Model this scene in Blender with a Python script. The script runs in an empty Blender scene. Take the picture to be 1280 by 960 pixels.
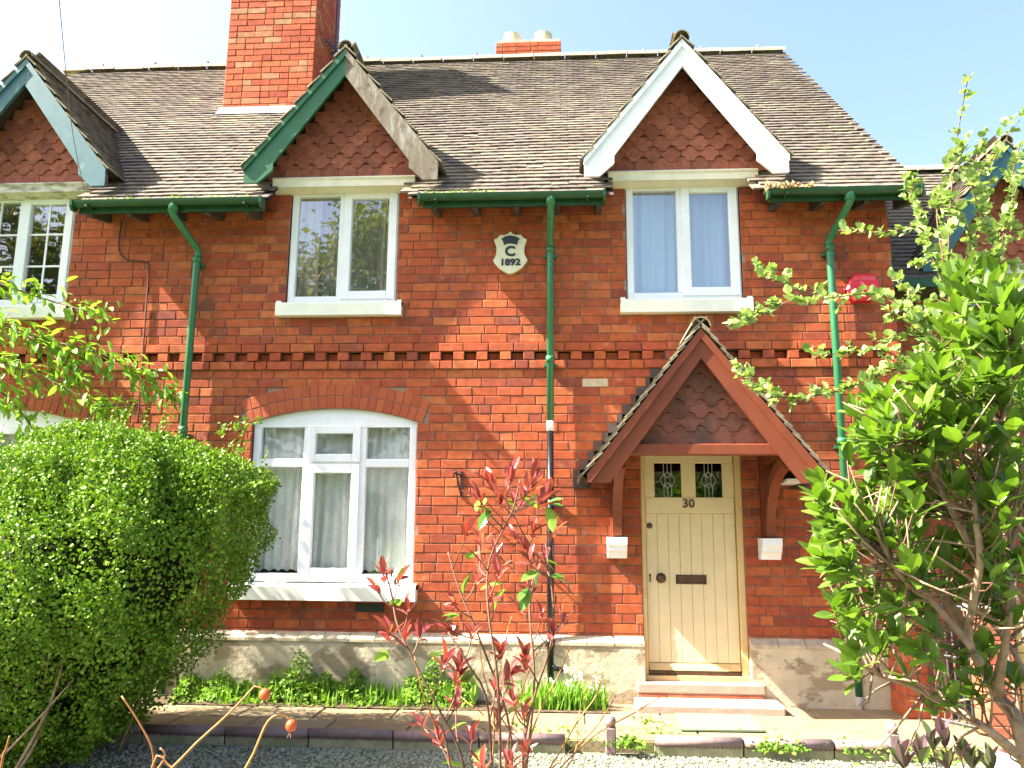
import bpy, math, random
import numpy as np
from mathutils import Vector, Matrix

random.seed(7); rng = np.random.default_rng(7)
scene = bpy.context.scene
COL = scene.collection
R = math.radians

# ------------------------------------------------------------------ camera
FPX, PITCH, YAW, ROLL = 1030.0, R(10.55), R(3.72), R(0.47)
CAM = np.array([0.0, -7.45, 1.375])
_f = np.array([-math.sin(YAW)*math.cos(PITCH), math.cos(YAW)*math.cos(PITCH), math.sin(PITCH)])
_r0 = np.array([math.cos(YAW), math.sin(YAW), 0.0]); _u0 = np.cross(_r0, _f)
_r = _r0*math.cos(ROLL)+_u0*math.sin(ROLL); _u = _u0*math.cos(ROLL)-_r0*math.sin(ROLL)
cam = bpy.data.objects.new('camera', bpy.data.cameras.new('camera')); COL.objects.link(cam)
cam.data.sensor_width = 36.0; cam.data.lens = 36.0*FPX/1280.0
cam.data.clip_start = 0.05; cam.data.clip_end = 3000
cam.matrix_world = Matrix(((_r[0], _u[0], -_f[0], CAM[0]), (_r[1], _u[1], -_f[1], CAM[1]), (_r[2], _u[2], -_f[2], CAM[2]), (0, 0, 0, 1)))
scene.camera = cam

def at(px, py, y):                       # the point at depth y that the photo shows at pixel (px, py)
    d = _r*(px-640)/FPX - _u*(py-480)/FPX + _f
    return CAM + d*(y-CAM[1])/d[1]
def proj(P):
    d = np.asarray(P, float)-CAM; z = np.maximum(d@_f, 1e-3)
    return np.stack([640+FPX*(d@_r)/z, 480-FPX*(d@_u)/z], -1)

# ------------------------------------------------------------------ sky, sun, exposure
SUN = Vector((5.1, 1.0, -5.2)).normalized()          # the way the light travels
world = bpy.data.worlds.new('World'); scene.world = world; world.use_nodes = True
wn = world.node_tree; bg = wn.nodes['Background']
sky = wn.nodes.new('ShaderNodeTexSky'); sky.sky_type = 'NISHITA'; sky.sun_disc = False
sky.sun_elevation = math.asin(-SUN.z); sky.sun_rotation = math.atan2(-SUN.x, -SUN.y)
sky.air_density = 1.0; sky.dust_density = 4.2; sky.ozone_density = 2.0
wn.links.new(sky.outputs[0], bg.inputs[0]); bg.inputs[1].default_value = 0.085
sl = bpy.data.lights.new('sun', 'SUN'); sl.energy = 5.0; sl.angle = R(0.5); sl.color = (1.0, 0.94, 0.82)
so = bpy.data.objects.new('sun', sl); COL.objects.link(so); so.rotation_euler = SUN.to_track_quat('-Z', 'Y').to_euler()
so.location = (-30, -6, 40)
scene.view_settings.view_transform = 'Standard'; scene.view_settings.look = 'None'
scene.view_settings.exposure = 2.58; scene.view_settings.gamma = 1.0
scene.cycles.max_bounces = 8; scene.cycles.transparent_max_bounces = 12

# ------------------------------------------------------------------ materials
MATS = {}
def mat(name, ramp, rough=0.7, noise=(6.0, 0.25), bump=None, spec=0.3, stain=None, stain2=None, transl=0.0, metal=0.0, alpha=None, coords='pos', coat=0.0):
    """ramp: colours picked by each piece's own tint; noise: (scale, strength) of fine tone; stain: (scale, lo, hi, colour, amount) patches."""
    if name in MATS: return MATS[name]
    m = bpy.data.materials.new(name); m.use_nodes = True; MATS[name] = m
    t = m.node_tree; N = t.nodes; L = t.links; b = N['Principled BSDF']
    b.inputs['Roughness'].default_value = rough; b.inputs['Specular IOR Level'].default_value = spec; b.inputs['Metallic'].default_value = metal
    if coat: b.inputs['Coat Weight'].default_value = coat; b.inputs['Coat Roughness'].default_value = 0.15
    if not isinstance(ramp[0], (tuple, list)): ramp = [ramp]
    geo = N.new('ShaderNodeNewGeometry'); pos = geo.outputs['Position']
    if coords == 'obj': pos = N.new('ShaderNodeTexCoord').outputs['Object']
    if len(ramp) > 1:
        a = N.new('ShaderNodeAttribute'); a.attribute_name = 'tint'
        oi = N.new('ShaderNodeObjectInfo'); ad = N.new('ShaderNodeMath'); ad.operation = 'ADD'
        fr = N.new('ShaderNodeMath'); fr.operation = 'FRACT'
        L.new(a.outputs['Fac'], ad.inputs[0]); L.new(oi.outputs['Random'], ad.inputs[1]); L.new(ad.outputs[0], fr.inputs[0])
        cr = N.new('ShaderNodeValToRGB'); e = cr.color_ramp.elements
        for i, c in enumerate(ramp):
            p = i/(len(ramp)-1)
            if i == 0: el = e[0]
            elif i == len(ramp)-1: el = e[-1]
            else: el = e.new(p)
            el.position = p; el.color = (*c, 1)
        L.new(fr.outputs[0], cr.inputs[0]); col = cr.outputs[0]
    else:
        rgb = N.new('ShaderNodeRGB'); rgb.outputs[0].default_value = (*ramp[0], 1); col = rgb.outputs[0]
    def tex(scale, detail=5.0, rough_=0.6, stretch=None):
        n = N.new('ShaderNodeTexNoise'); n.inputs['Scale'].default_value = scale; n.inputs['Detail'].default_value = detail; n.inputs['Roughness'].default_value = rough_
        if stretch:
            mp = N.new('ShaderNodeMapping'); mp.inputs['Scale'].default_value = stretch; L.new(pos, mp.inputs[0]); L.new(mp.outputs[0], n.inputs['Vector'])
        else: L.new(pos, n.inputs['Vector'])
        return n.outputs['Fac']
    if noise:
        mr = N.new('ShaderNodeMapRange'); mr.inputs['From Min'].default_value = 0.3; mr.inputs['From Max'].default_value = 0.7
        mr.inputs['To Min'].default_value = 1-noise[1]; mr.inputs['To Max'].default_value = 1+noise[1]
        L.new(tex(noise[0], stretch=noise[2] if len(noise) > 2 else None), mr.inputs['Value'])
        mx = N.new('ShaderNodeVectorMath'); mx.operation = 'SCALE'; L.new(col, mx.inputs[0]); L.new(mr.outputs[0], mx.inputs['Scale']); col = mx.outputs[0]
    for s in (stain, stain2):
        if not s: continue
        mr = N.new('ShaderNodeMapRange'); mr.inputs['From Min'].default_value = s[1]; mr.inputs['From Max'].default_value = s[2]; mr.inputs['To Max'].default_value = s[4]
        L.new(tex(s[0], 6.0, 0.65, s[5] if len(s) > 5 else None), mr.inputs['Value'])
        mx = N.new('ShaderNodeMix'); mx.data_type = 'RGBA'; L.new(mr.outputs[0], mx.inputs[0]); L.new(col, mx.inputs[6]); mx.inputs[7].default_value = (*s[3], 1); col = mx.outputs[2]
    L.new(col, b.inputs['Base Color'])
    if bump:
        bp = N.new('ShaderNodeBump'); bp.inputs['Strength'].default_value = bump[1]; bp.inputs['Distance'].default_value = bump[2]
        L.new(tex(bump[0], 6.0, 0.6, bump[3] if len(bump) > 3 else None), bp.inputs['Height']); L.new(bp.outputs[0], b.inputs['Normal'])
    out = N['Material Output']
    if transl:
        tr = N.new('ShaderNodeBsdfTranslucent'); sc = N.new('ShaderNodeVectorMath'); sc.operation = 'MULTIPLY'
        L.new(col, sc.inputs[0]); sc.inputs[1].default_value = (1.5, 1.5, 0.7); L.new(sc.outputs[0], tr.inputs[0])
        ms = N.new('ShaderNodeMixShader'); ms.inputs[0].default_value = transl; L.new(b.outputs[0], ms.inputs[1]); L.new(tr.outputs[0], ms.inputs[2]); L.new(ms.outputs[0], out.inputs[0])
    if alpha is not None:
        tp = N.new('ShaderNodeBsdfTransparent'); ms = N.new('ShaderNodeMixShader')
        src = out.inputs[0].links[0].from_socket
        if isinstance(alpha, tuple):
            mr = N.new('ShaderNodeMapRange'); mr.inputs['From Min'].default_value = 0.42; mr.inputs['From Max'].default_value = 0.62; mr.inputs['To Min'].default_value = alpha[1]; mr.inputs['To Max'].default_value = alpha[2]
            L.new(tex(alpha[0], 3.0, 0.5, (1, 1, 0.35)), mr.inputs['Value']); L.new(mr.outputs[0], ms.inputs[0])
        else: ms.inputs[0].default_value = alpha
        L.new(tp.outputs[0], ms.inputs[1]); L.new(src, ms.inputs[2]); L.new(ms.outputs[0], out.inputs[0])
    return m
def glass(name, refl, tint=(1, 1, 1)):
    m = bpy.data.materials.new(name); m.use_nodes = True; MATS[name] = m
    t = m.node_tree; N = t.nodes; L = t.links; N.remove(N['Principled BSDF'])
    tp = N.new('ShaderNodeBsdfTransparent'); tp.inputs[0].default_value = (*tint, 1)
    gl = N.new('ShaderNodeBsdfGlossy'); gl.inputs['Roughness'].default_value = 0.015
    fr = N.new('ShaderNodeLayerWeight'); fr.inputs[0].default_value = 0.25; fp = N.new('ShaderNodeMath'); fp.operation = 'POWER'; fp.inputs[1].default_value = 3.0; L.new(fr.outputs['Facing'], fp.inputs[0])
    mr = N.new('ShaderNodeMapRange'); mr.inputs['From Min'].default_value = 0.0; mr.inputs['From Max'].default_value = 1.0; mr.inputs['To Min'].default_value = refl; mr.inputs['To Max'].default_value = 1.0
    nz = N.new('ShaderNodeTexNoise'); nz.inputs['Scale'].default_value = 2.2; bp = N.new('ShaderNodeBump'); bp.inputs['Strength'].default_value = 0.03; bp.inputs['Distance'].default_value = 0.02
    L.new(nz.outputs['Fac'], bp.inputs['Height']); L.new(bp.outputs[0], gl.inputs['Normal'])
    L.new(fp.outputs[0], mr.inputs['Value']); ms = N.new('ShaderNodeMixShader'); L.new(mr.outputs[0], ms.inputs[0]); L.new(tp.outputs[0], ms.inputs[1]); L.new(gl.outputs[0], ms.inputs[2])
    L.new(ms.outputs[0], N['Material Output'].inputs[0]); return m

mat('brick', [(.22, .056, .034), (.31, .066, .03), (.35, .074, .029), (.375, .084, .031), (.395, .096, .033), (.43, .125, .046), (.36, .078, .03), (.385, .09, .032), (.33, .068, .031), (.27, .06, .031)], 0.85, (14, .28), (90, .5, .006), .2, stain=(2.4, .54, .70, (.17, .068, .046), .5), stain2=(9, .58, .72, (.44, .25, .16), .5))
mat('mortar', (.30, .20, .15), 0.95, (30, .3), (120, .6, .004), .1, stain=(2.0, .5, .7, (.10, .06, .045), .7))
mat('arch_brick', [(.33, .072, .033), (.37, .086, .037), (.39, .098, .04)], 0.8, (20, .12), (80, .3, .003), .2)
mat('stack_brick', [(.31, .06, .029), (.38, .085, .035), (.42, .11, .042), (.37, .075, .033), (.41, .10, .04), (.34, .19, .10)], 0.85, (14, .25), (80, .5, .006), .2)
mat('hung_tile', [(.23, .072, .046), (.32, .10, .06), (.37, .122, .07), (.27, .088, .055)], 0.8, (16, .3), (60, .4, .004), .25, stain=(7, .58, .7, (.10, .06, .045), .5))
mat('porch_hung_tile', [(.16, .068, .05), (.25, .09, .062), (.20, .076, .056)], 0.85, (16, .3), (60, .4, .004), .2, stain=(5, .5, .65, (.09, .065, .05), .7))
mat('roof_tile', [(.095, .076, .066), (.125, .102, .087), (.15, .124, .104), (.108, .087, .075), (.138, .116, .097)], 0.9, (12, .35), (50, .6, .006), .15, stain=(7, .55, .66, (.20, .185, .085), .6), stain2=(2.2, .5, .7, (.24, .21, .145), .6))
mat('verge_tile', [(.13, .105, .075), (.18, .145, .105), (.22, .18, .13), (.15, .13, .08)], 0.9, (18, .35), (50, .6, .006), .15, stain=(12, .5, .62, (.22, .215, .11), .6))
mat('ridge_tile', [(.30, .25, .18), (.36, .30, .23), (.28, .20, .16)], 0.9, (14, .3), (50, .5, .006), .15, stain=(10, .5, .65, (.40, .38, .22), .6))
mat('roof_deck', (.07, .05, .04), 0.95, None)
mat('render', (.50, .43, .30), 0.9, (7, .15), (25, .5, .012), .15, stain=(2.9, .51, .55, (.30, .235, .15), .9, (1, 1, 1.8)), stain2=(6, .58, .66, (.19, .155, .10), .75, (1, 1, 1.5)))
mat('cap', [(.44, .365, .25), (.48, .405, .28), (.42, .34, .235)], 0.85, (14, .25), (60, .4, .004), .2)
mat('upvc', (.80, .81, .83), 0.35, (5, .05), None, .4, stain=(9, .60, .74, (.60, .59, .52), .5))
mat('sill_paint', (.77, .76, .66), 0.55, (9, .06), (40, .2, .003), .3, stain=(6, .62, .8, (.52, .52, .44), .5))
mat('lintel_paint', (.70, .65, .50), 0.55, (9, .08), (40, .2, .003), .3)
mat('old_paint', (.55, .53, .42), 0.75, (12, .2), (40, .4, .004), .2, stain=(10, .5, .62, (.20, .17, .12), .85, (.5, 1, 2)))
mat('white_paint', (.80, .80, .82), 0.5, (8, .05), (50, .15, .003), .3)
mat('bare_wood', (.17, .14, .105), 0.85, (9, .35, (1, 1, .25)), (40, .5, .004), .2, stain=(7, .5, .62, (.36, .34, .30), .7, (1.5, 1, .3)), stain2=(9, .57, .66, (.08, .06, .05), .8))
mat('green_paint', (.018, .105, .04), 0.4, (8, .15), (40, .15, .003), .4)
mat('teal_paint', (.045, .125, .145), 0.55, (10, .15), (40, .2, .003), .3, stain=(9, .6, .7, (.20, .27, .24), .6))
mat('gutter_paint', (.015, .066, .026), 0.4, (8, .25), (40, .15, .003), .4, stain=(7, .6, .75, (.09, .09, .04), .5))
mat('pipe_sunlit_green', (.025, .145, .06), 0.35, (8, .12), None, .5)  # lighter than the gutters: sunlight on the pipes put into the colour
mat('pipe_black', (.008, .008, .01), 0.22, (8, .2), None, .6)
mat('door_paint', (.68, .55, .335), 0.45, (7, .05), (30, .15, .003), .35, stain=(7, .60, .72, (.48, .33, .16), .45, (1.6, 1, .5)), stain2=(26, .64, .72, (.30, .19, .10), .5))
mat('door_frame_paint', (.60, .42, .19), 0.5, (7, .08), (30, .2, .003), .3, stain=(6, .6, .72, (.42, .20, .06), .7))
mat('brass', (.10, .055, .035), 0.4, (30, .3), None, .5, metal=.6)
mat('lead', (.38, .42, .45), 0.4, (30, .2), None, .5, metal=.3)
mat('porch_paint', (.18, .042, .016), 0.5, (10, .12, (1, 1, .4)), (40, .25, .003), .35)
mat('black_paint', (.012, .012, .013), 0.4, None, None, .5)
mat('cream', (.68, .64, .47), 0.6, (15, .06), (60, .2, .003), .3)
mat('red_plastic', (.55, .012, .03), 0.35, (8, .06), None, .5)
mat('alarm_pink', (.75, .16, .20), 0.4, None)
mat('step_stone', (.40, .27, .21), 0.85, (10, .15), (40, .5, .006), .2, stain=(6, .56, .68, (.36, .24, .17), .5))
mat('slab', [(.20, .145, .085), (.245, .18, .105), (.22, .165, .10), (.26, .20, .125)], 0.9, (8, .18), (35, .5, .006), .15, stain=(4, .55, .7, (.16, .165, .06), .7))
mat('joint_soil', (.20, .16, .09), 0.95, (20, .4), (60, .6, .01), .1, stain=(5, .5, .62, (.12, .15, .04), .8))
mat('edging', [(.19, .13, .125), (.24, .16, .15), (.16, .11, .105)], 0.75, (25, .2), (60, .4, .004), .3)
mat('edging_base', [(.25, .23, .14), (.30, .27, .17), (.22, .19, .12)], 0.9, (14, .25), (40, .5, .006), .2, stain=(6, .55, .65, (.16, .19, .07), .6))
mat('mat_green', (.17, .23, .13), 0.95, (60, .18), (120, .6, .004), .1)
mat('soil', (.10, .07, .045), 0.95, (12, .4), (30, .8, .03), .1)
mat('gravel_base', (.15, .15, .10), 0.95, (30, .35), (60, .8, .02), .1)
mat('gravel', [(.14, .15, .10), (.23, .23, .17), (.19, .195, .125), (.30, .30, .24), (.12, .14, .075)], 0.85, (30, .2), None, .2)
mat('grass_ground', (.07, .11, .025), 0.95, (3, .4), (20, .8, .03), .1)
mat('grass', [(.10, .22, .02), (.16, .32, .035), (.22, .38, .05)], 0.6, None, None, .3, transl=.35)
mat('weed', [(.09, .18, .02), (.15, .28, .03), (.20, .34, .05), (.12, .22, .03)], 0.6, None, None, .3, transl=.35)
mat('privet', [(.07, .15, .012), (.11, .21, .016), (.15, .27, .02), (.20, .32, .028), (.085, .17, .012)], 0.5, None, None, .28, transl=.16)
mat('privet_shade_core', (.028, .034, .012), 0.9, (9, .6), (20, 1, .08), .1)  # very dark: shade inside the hedge is put into the colour
mat('bark', [(.23, .155, .10), (.30, .205, .135), (.26, .185, .12)], 0.85, (25, .35), (50, .6, .006), .2)
mat('twig', [(.14, .065, .04), (.18, .10, .06), (.12, .06, .04)], 0.75, (30, .3), None, .3)
mat('orange_stem', [(.30, .11, .03), (.27, .14, .045), (.34, .17, .05)], 0.5, (30, .2), None, .4)
mat('laurel', [(.065, .13, .012), (.10, .19, .016), (.14, .245, .024), (.08, .155, .013), (.052, .105, .012)], 0.48, (40, .1), None, .5, transl=.35, coords='obj')
mat('currant_leaf', [(.17, .27, .07), (.24, .34, .11), (.32, .40, .18), (.13, .22, .055)], 0.55, None, None, .3, transl=.25)
mat('maple_leaf', [(.13, .26, .03), (.20, .36, .04), (.26, .42, .06), (.10, .20, .03)], 0.5, None, None, .35, transl=.4)
mat('red_leaf', [(.17, .025, .026), (.25, .038, .038), (.34, .07, .055), (.20, .03, .03), (.40, .125, .10)], 0.28, None, None, .6, transl=.25)
mat('photinia_green', [(.07, .17, .02), (.13, .25, .03), (.18, .28, .04)], 0.35, None, None, .5, transl=.3)
mat('purple_leaf', [(.09, .05, .07), (.13, .06, .09), (.09, .12, .04), (.07, .09, .035)], 0.45, None, None, .4, transl=.25)
mat('tree_leaf', [(.09, .12, .03), (.14, .17, .04), (.18, .19, .06), (.11, .13, .03)], 0.6, None, None, .3, transl=.3)
mat('hip', (.55, .085, .02), 0.35, (30, .2), None, .5)
mat('petal', [(.80, .80, .82), (.72, .70, .80)], 0.6, None, None, .2, transl=.3)
mat('sedum', [(.45, .22, .20), (.36, .32, .12), (.50, .36, .28)], 0.7, None, None, .2, transl=.2)
mat('iron', (.05, .05, .05), 0.5, (20, .4), None, .4, stain=(12, .55, .65, (.22, .12, .06), .7))
mat('enamel', (.80, .80, .82), 0.2, None, None, .6)
mat('yellow_block', [(.50, .36, .13), (.56, .42, .18), (.46, .32, .12)], 0.85, (14, .2), (60, .4, .004), .2)
mat('pier_brick', [(.44, .10, .05), (.50, .15, .08), (.40, .085, .045)], 0.85, (14, .25), (60, .4, .004), .2)
mat('concrete', (.38, .35, .29), 0.9, (10, .2), (40, .5, .006), .2)
mat('interior', (.16, .15, .14), 0.9, None)
mat('wire', (.12, .12, .13), 0.6, None)
mat('cable', (.10, .03, .02), 0.6, None)
mat('aerial', (.10, .11, .18), 0.35, None, None, .5, metal=.5)
mat('chimney_pot', [(.52, .46, .32), (.58, .50, .36)], 0.85, (8, .2), (40, .3, .003), .2)
mat('blue_curtain', (.50, .68, .84), 0.9, (5, .06, (6, 1, .3)), None, .1, transl=.3)
mat('net', (.68, .71, .67), 0.9, (40, .1), None, .1, transl=.25, alpha=(16, .86, 1.0))
mat('side_curtain', (.50, .46, .38), 0.9, (5, .1, (6, 1, .3)), None, .1)
mat('lead_flashing', (.50, .42, .40), 0.7, (10, .15), None, .3)
mat('sooty_lead', (.075, .055, .05), 0.8, (14, .4), (40, .4, .004), .2, stain=(9, .55, .65, (.12, .06, .045), .6))
mat('pane_haze', (.42, .43, .37), 0.9, (30, .1), None, .1, transl=.2, alpha=(9, .72, .95))  # pale haze of the panes, carried by a thin added layer
mat('window_vent', (.03, .04, .03), 0.8, None)
glass('pane_up', 0.30); glass('pane_low', 0.13); glass('pane_lead', 0.10, (.35, .38, .40))

# ------------------------------------------------------------------ mesh helpers
WORLD = {}                               # world position of every parent object
def mesh_np(name, V, F, mats, tint=None, smooth=False):
    me = bpy.data.meshes.new(name)
    V = np.asarray(V, np.float32)
    if isinstance(F, tuple): idx, siz = F
    else:
        siz = np.fromiter((len(f) for f in F), np.int32, len(F)); idx = np.fromiter((i for f in F for i in f), np.int32, int(siz.sum()))
    me.vertices.add(len(V)); me.vertices.foreach_set('co', V.ravel())
    me.loops.add(len(idx)); me.loops.foreach_set('vertex_index', idx)
    st = np.concatenate([[0], np.cumsum(siz)[:-1]]).astype(np.int32)
    me.polygons.add(len(siz)); me.polygons.foreach_set('loop_start', st)
    me.polygons.foreach_set('use_smooth', np.full(len(siz), smooth))
    me.materials.append(MATS[mats] if isinstance(mats, str) else mats)
    if tint is not None:
        at_ = me.attributes.new('tint', 'FLOAT', 'FACE'); at_.data.foreach_set('value', np.asarray(tint, np.float32))
    me.update(calc_edges=True); me.validate()
    return me
def link(name, me, parent=None, M=None, origin=None):
    o = bpy.data.objects.new(name, me); COL.objects.link(o)
    M = Matrix(M.tolist()) if isinstance(M, np.ndarray) else (M or Matrix())
    if origin is not None: M = Matrix.Translation(Vector(origin))
    if parent is not None:
        o.parent = parent; o.matrix_basis = Matrix.Translation(-Vector(WORLD[parent.name])) @ M
    else: o.matrix_basis = M
    WORLD[o.name] = M.to_translation()
    return o
def tag(o, label=None, cat=None, group=None, kind=None):
    for k, v in (('label', label), ('category', cat), ('group', group), ('kind', kind)):
        if v: o[k] = v
    return o
def empty(name, loc, label, cat, group=None):
    o = link(name, None, None, None, loc); o.empty_display_size = .1
    return tag(o, label, cat, group)

class MB:
    def __init__(s): s.V = []; s.F = []; s.T = []; s.n = 0
    def add(s, V, F, t=None):
        t = random.random() if t is None else t
        s.V.append(np.asarray(V, float)); s.F += [tuple(i+s.n for i in f) for f in F]; s.T += [t]*len(F); s.n += len(V); return s
    def box(s, x0, x1, y0, y1, z0, z1, bev=0.0, t=None):
        x0, x1 = min(x0, x1), max(x0, x1); y0, y1 = min(y0, y1), max(y0, y1); z0, z1 = min(z0, z1), max(z0, z1)
        if bev <= 0:
            V = [(x, y, z) for z in (z0, z1) for y in (y0, y1) for x in (x0, x1)]
            return s.add(V, [(0, 2, 3, 1), (4, 5, 7, 6), (0, 1, 5, 4), (2, 6, 7, 3), (0, 4, 6, 2), (1, 3, 7, 5)], t)
        b = min(bev, (x1-x0)*.4, (y1-y0)*.4, (z1-z0)*.4)      # front (-y) edges and top edges eased
        V = []; 
        for (y, i) in ((y0, b), (y0+b, 0), (y1, 0)):
            V += [(x0+i, y, z0+i), (x1-i, y, z0+i), (x1-i, y, z1-i), (x0+i, y, z1-i)]
        F = [(0, 1, 2, 3), (11, 10, 9, 8)]
        for r in (0, 4):
            for k in range(4): F.append((r+k, r+4+k, r+4+(k+1) % 4, r+(k+1) % 4))
        return s.add(V, F, t)
    def prism(s, pts, y0, y1, axis='y', t=None):               # polygon extruded along an axis
        n = len(pts); V = []
        for y in (y0, y1):
            for a, b in pts: V.append((a, y, b) if axis == 'y' else (y, a, b) if axis == 'x' else (a, b, y))
        F = [tuple(range(n)), tuple(range(2*n-1, n-1, -1))]+[(i, i+n, (i+1) % n+n, (i+1) % n) for i in range(n)]
        return s.add(V, F, t)
    def tube(s, pts, r, n=8, t=None, cap=True):
        pts = [np.asarray(p, float) for p in pts]; r = r if hasattr(r, '__len__') else [r]*len(pts)
        V = []; up = None
        for i, p in enumerate(pts):
            d = pts[min(i+1, len(pts)-1)]-pts[max(i-1, 0)]; d = d/(np.linalg.norm(d)+1e-9)
            if up is None: up = np.array([0, 0, 1.]) if abs(d[2]) < .9 else np.array([0, 1., 0])
            a = np.cross(d, up); a /= np.linalg.norm(a)+1e-9; up2 = np.cross(a, d); up = up2
            for k in range(n):
                w = 2*math.pi*k/n; V.append(p+r[i]*(a*math.cos(w)+up2*math.sin(w)))
        F = [(i*n+k, i*n+(k+1) % n, (i+1)*n+(k+1) % n, (i+1)*n+k) for i in range(len(pts)-1) for k in range(n)]
        if cap: F += [tuple(range(n-1, -1, -1)), tuple(range((len(pts)-1)*n, len(pts)*n))]
        return s.add(V, F, t)
    def ball(s, c, r, n=8, m=6, t=None):
        r = r if hasattr(r, '__len__') else (r, r, r); V = []
        for j in range(m+1):
            w = math.pi*j/m
            for k in range(n):
                q = 2*math.pi*k/n; V.append((c[0]+r[0]*math.sin(w)*math.cos(q), c[1]+r[1]*math.sin(w)*math.sin(q), c[2]+r[2]*math.cos(w)))
        return s.add(V, [(j*n+k, (j+1)*n+k, (j+1)*n+(k+1) % n, j*n+(k+1) % n) for j in range(m) for k in range(n)], t)
    def build(s, name, m, parent=None, smooth=False):
        V = np.concatenate(s.V); lo, hi = V.min(0), V.max(0); c = (lo+hi)/2
        me = mesh_np(name, V-c, s.F, m, s.T, smooth)
        return link(name, me, parent, None, c)

# pieces: many alike small parts; the largest in the picture become objects, the rest one joined part
SHAPES = {}; MESHES = {}
def shape(key, fn):
    if key not in SHAPES:
        V, F = fn(); V = np.asarray(V, float)
        siz = np.array([len(f) for f in F], np.int32); idx = np.array([i for f in F for i in f], np.int32); SHAPES[key] = (V, idx, siz)
    return key
def shape_mesh(key, m):
    if (key, m) not in MESHES:
        V, idx, siz = SHAPES[key]; MESHES[(key, m)] = mesh_np(key[0] if isinstance(key, tuple) else key, V, (idx, siz), m, None, False)
    return MESHES[(key, m)]
def merged(name, items, m, parent, smooth=False):
    by = {}
    for k, M, *_ in items: by.setdefault(k, []).append(M)
    Vs, Is, Ss, Ts, off = [], [], [], [], 0
    for k, Ms in by.items():
        V, idx, siz = SHAPES[k]; A = np.stack(Ms)
        W = np.einsum('nij,vj->nvi', A[:, :3, :3], V)+A[:, None, :3, 3]
        n, nv = len(Ms), len(V)
        Vs.append(W.reshape(-1, 3)); Is.append((idx[None]+(np.arange(n)*nv)[:, None]+off).ravel()); Ss.append(np.tile(siz, n)); Ts.append(np.repeat(rng.random(n), len(siz))); off += n*nv
    V = np.concatenate(Vs); c = (V.min(0)+V.max(0))/2
    me = mesh_np(name, V-c, (np.concatenate(Is).astype(np.int32), np.concatenate(Ss).astype(np.int32)), m, np.concatenate(Ts), smooth)
    return tag(link(name, me, parent, None, c), kind='stuff')
HIDDEN = [(0, 560, 325, 960), (1060, 420, 1280, 960), (0, 640, 290, 960), (1180, 200, 1280, 560)]   # where hedge and shrub stand before the wall
def shown(key, M, hide=True):
    V = SHAPES[key][0]; P = proj(V@M[:3, :3].T+M[:3, 3]); lo, hi = P.min(0), P.max(0); c = (lo+hi)/2
    if c[0] < 0 or c[0] > 1280 or c[1] < 0 or c[1] > 960: return 0
    if hide and any(a < c[0] < e and b < c[1] < d for a, b, e, d in HIDDEN): return 0.01
    return float((hi-lo).prod())
def pieces(name, items, limit, hide=True, stuff=None):
    """items: (shape key, matrix, parent, material). Returns nothing; makes objects and joined rests."""
    sc = [shown(k, M, hide) for k, M, p, m in items]; order = np.argsort(-np.array(sc), kind='stable')
    rest = {}
    for j, i in enumerate(order):
        k, M, p, m = items[i]
        if j < limit and sc[i] > 0.5: link(name, shape_mesh(k, m), p, M)
        else: rest.setdefault((p.name, m), []).append((k, M))
    for (pn, m), it in rest.items(): merged(stuff or name, it, m, bpy.data.objects[pn])
def MAT(loc, X=(1, 0, 0), Y=(0, 1, 0), Z=(0, 0, 1)):
    M = np.eye(4); M[:3, 0] = X; M[:3, 1] = Y; M[:3, 2] = Z; M[:3, 3] = loc; return M
def ROT(ax, a):
    return np.array(Matrix.Rotation(a, 4, ax))

# ------------------------------------------------------------------ ground
def sheet(name, x0, x1, y0, y1, z, m, kind='structure'):
    return tag(MB().add([(x0, y0, z), (x1, y0, z), (x1, y1, z), (x0, y1, z)], [(0, 1, 2, 3)]).build(name, m), kind=kind)
sheet('ground', -400, 400, -400, 400, -.10, 'grass_ground')
sheet('gravel_drive', -9, 9, -14, -1.0, -.085, 'gravel_base')
PX0, PX1, PY0, PY1 = -3.6, 4.2, -1.34, 0.25
path = MB().box(PX0, PX1, PY0, PY1, -.12, -.012).build('path', 'joint_soil'); tag(path, kind='structure')
sl_items = []
def slab_shape(w, d):
    def fn():
        b = MB().box(-w/2, w/2, -d/2, d/2, -.03, 0); b.F.clear(); b.V.clear(); b.n = 0; b.T.clear()
        i = .006; V = []
        for z, q in ((0, i), (-i, 0), (-.03, 0)):
            V += [(-w/2+q, -d/2+q, z), (w/2-q, -d/2+q, z), (w/2-q, d/2-q, z), (-w/2+q, d/2-q, z)]
        F = [(0, 1, 2, 3)]+[(r+4+k, r+4+(k+1) % 4, r+(k+1) % 4, r+k) for r in (0, 4) for k in range(4)]
        return V, F
    return shape(('slab', round(w, 3), round(d, 3)), fn)
y = PY0+.02
for ri, d in enumerate((.45, .45, .40)):
    x = PX0+.05+(.25 if ri % 2 else 0)
    while x < PX1-.3:
        w = random.choice((.60, .60, .75, .45)); w = min(w, PX1-x-.02)
        M = MAT((x+w/2, y+d/2, random.uniform(-.002, .004)))@ROT('X', random.uniform(-.006, .006))@ROT('Y', random.uniform(-.006, .006))
        sl_items.append((slab_shape(w-.012, d-.012), M, path, 'slab')); x += w
    y += d
pieces('slab', sl_items, 120, hide=False)

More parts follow.
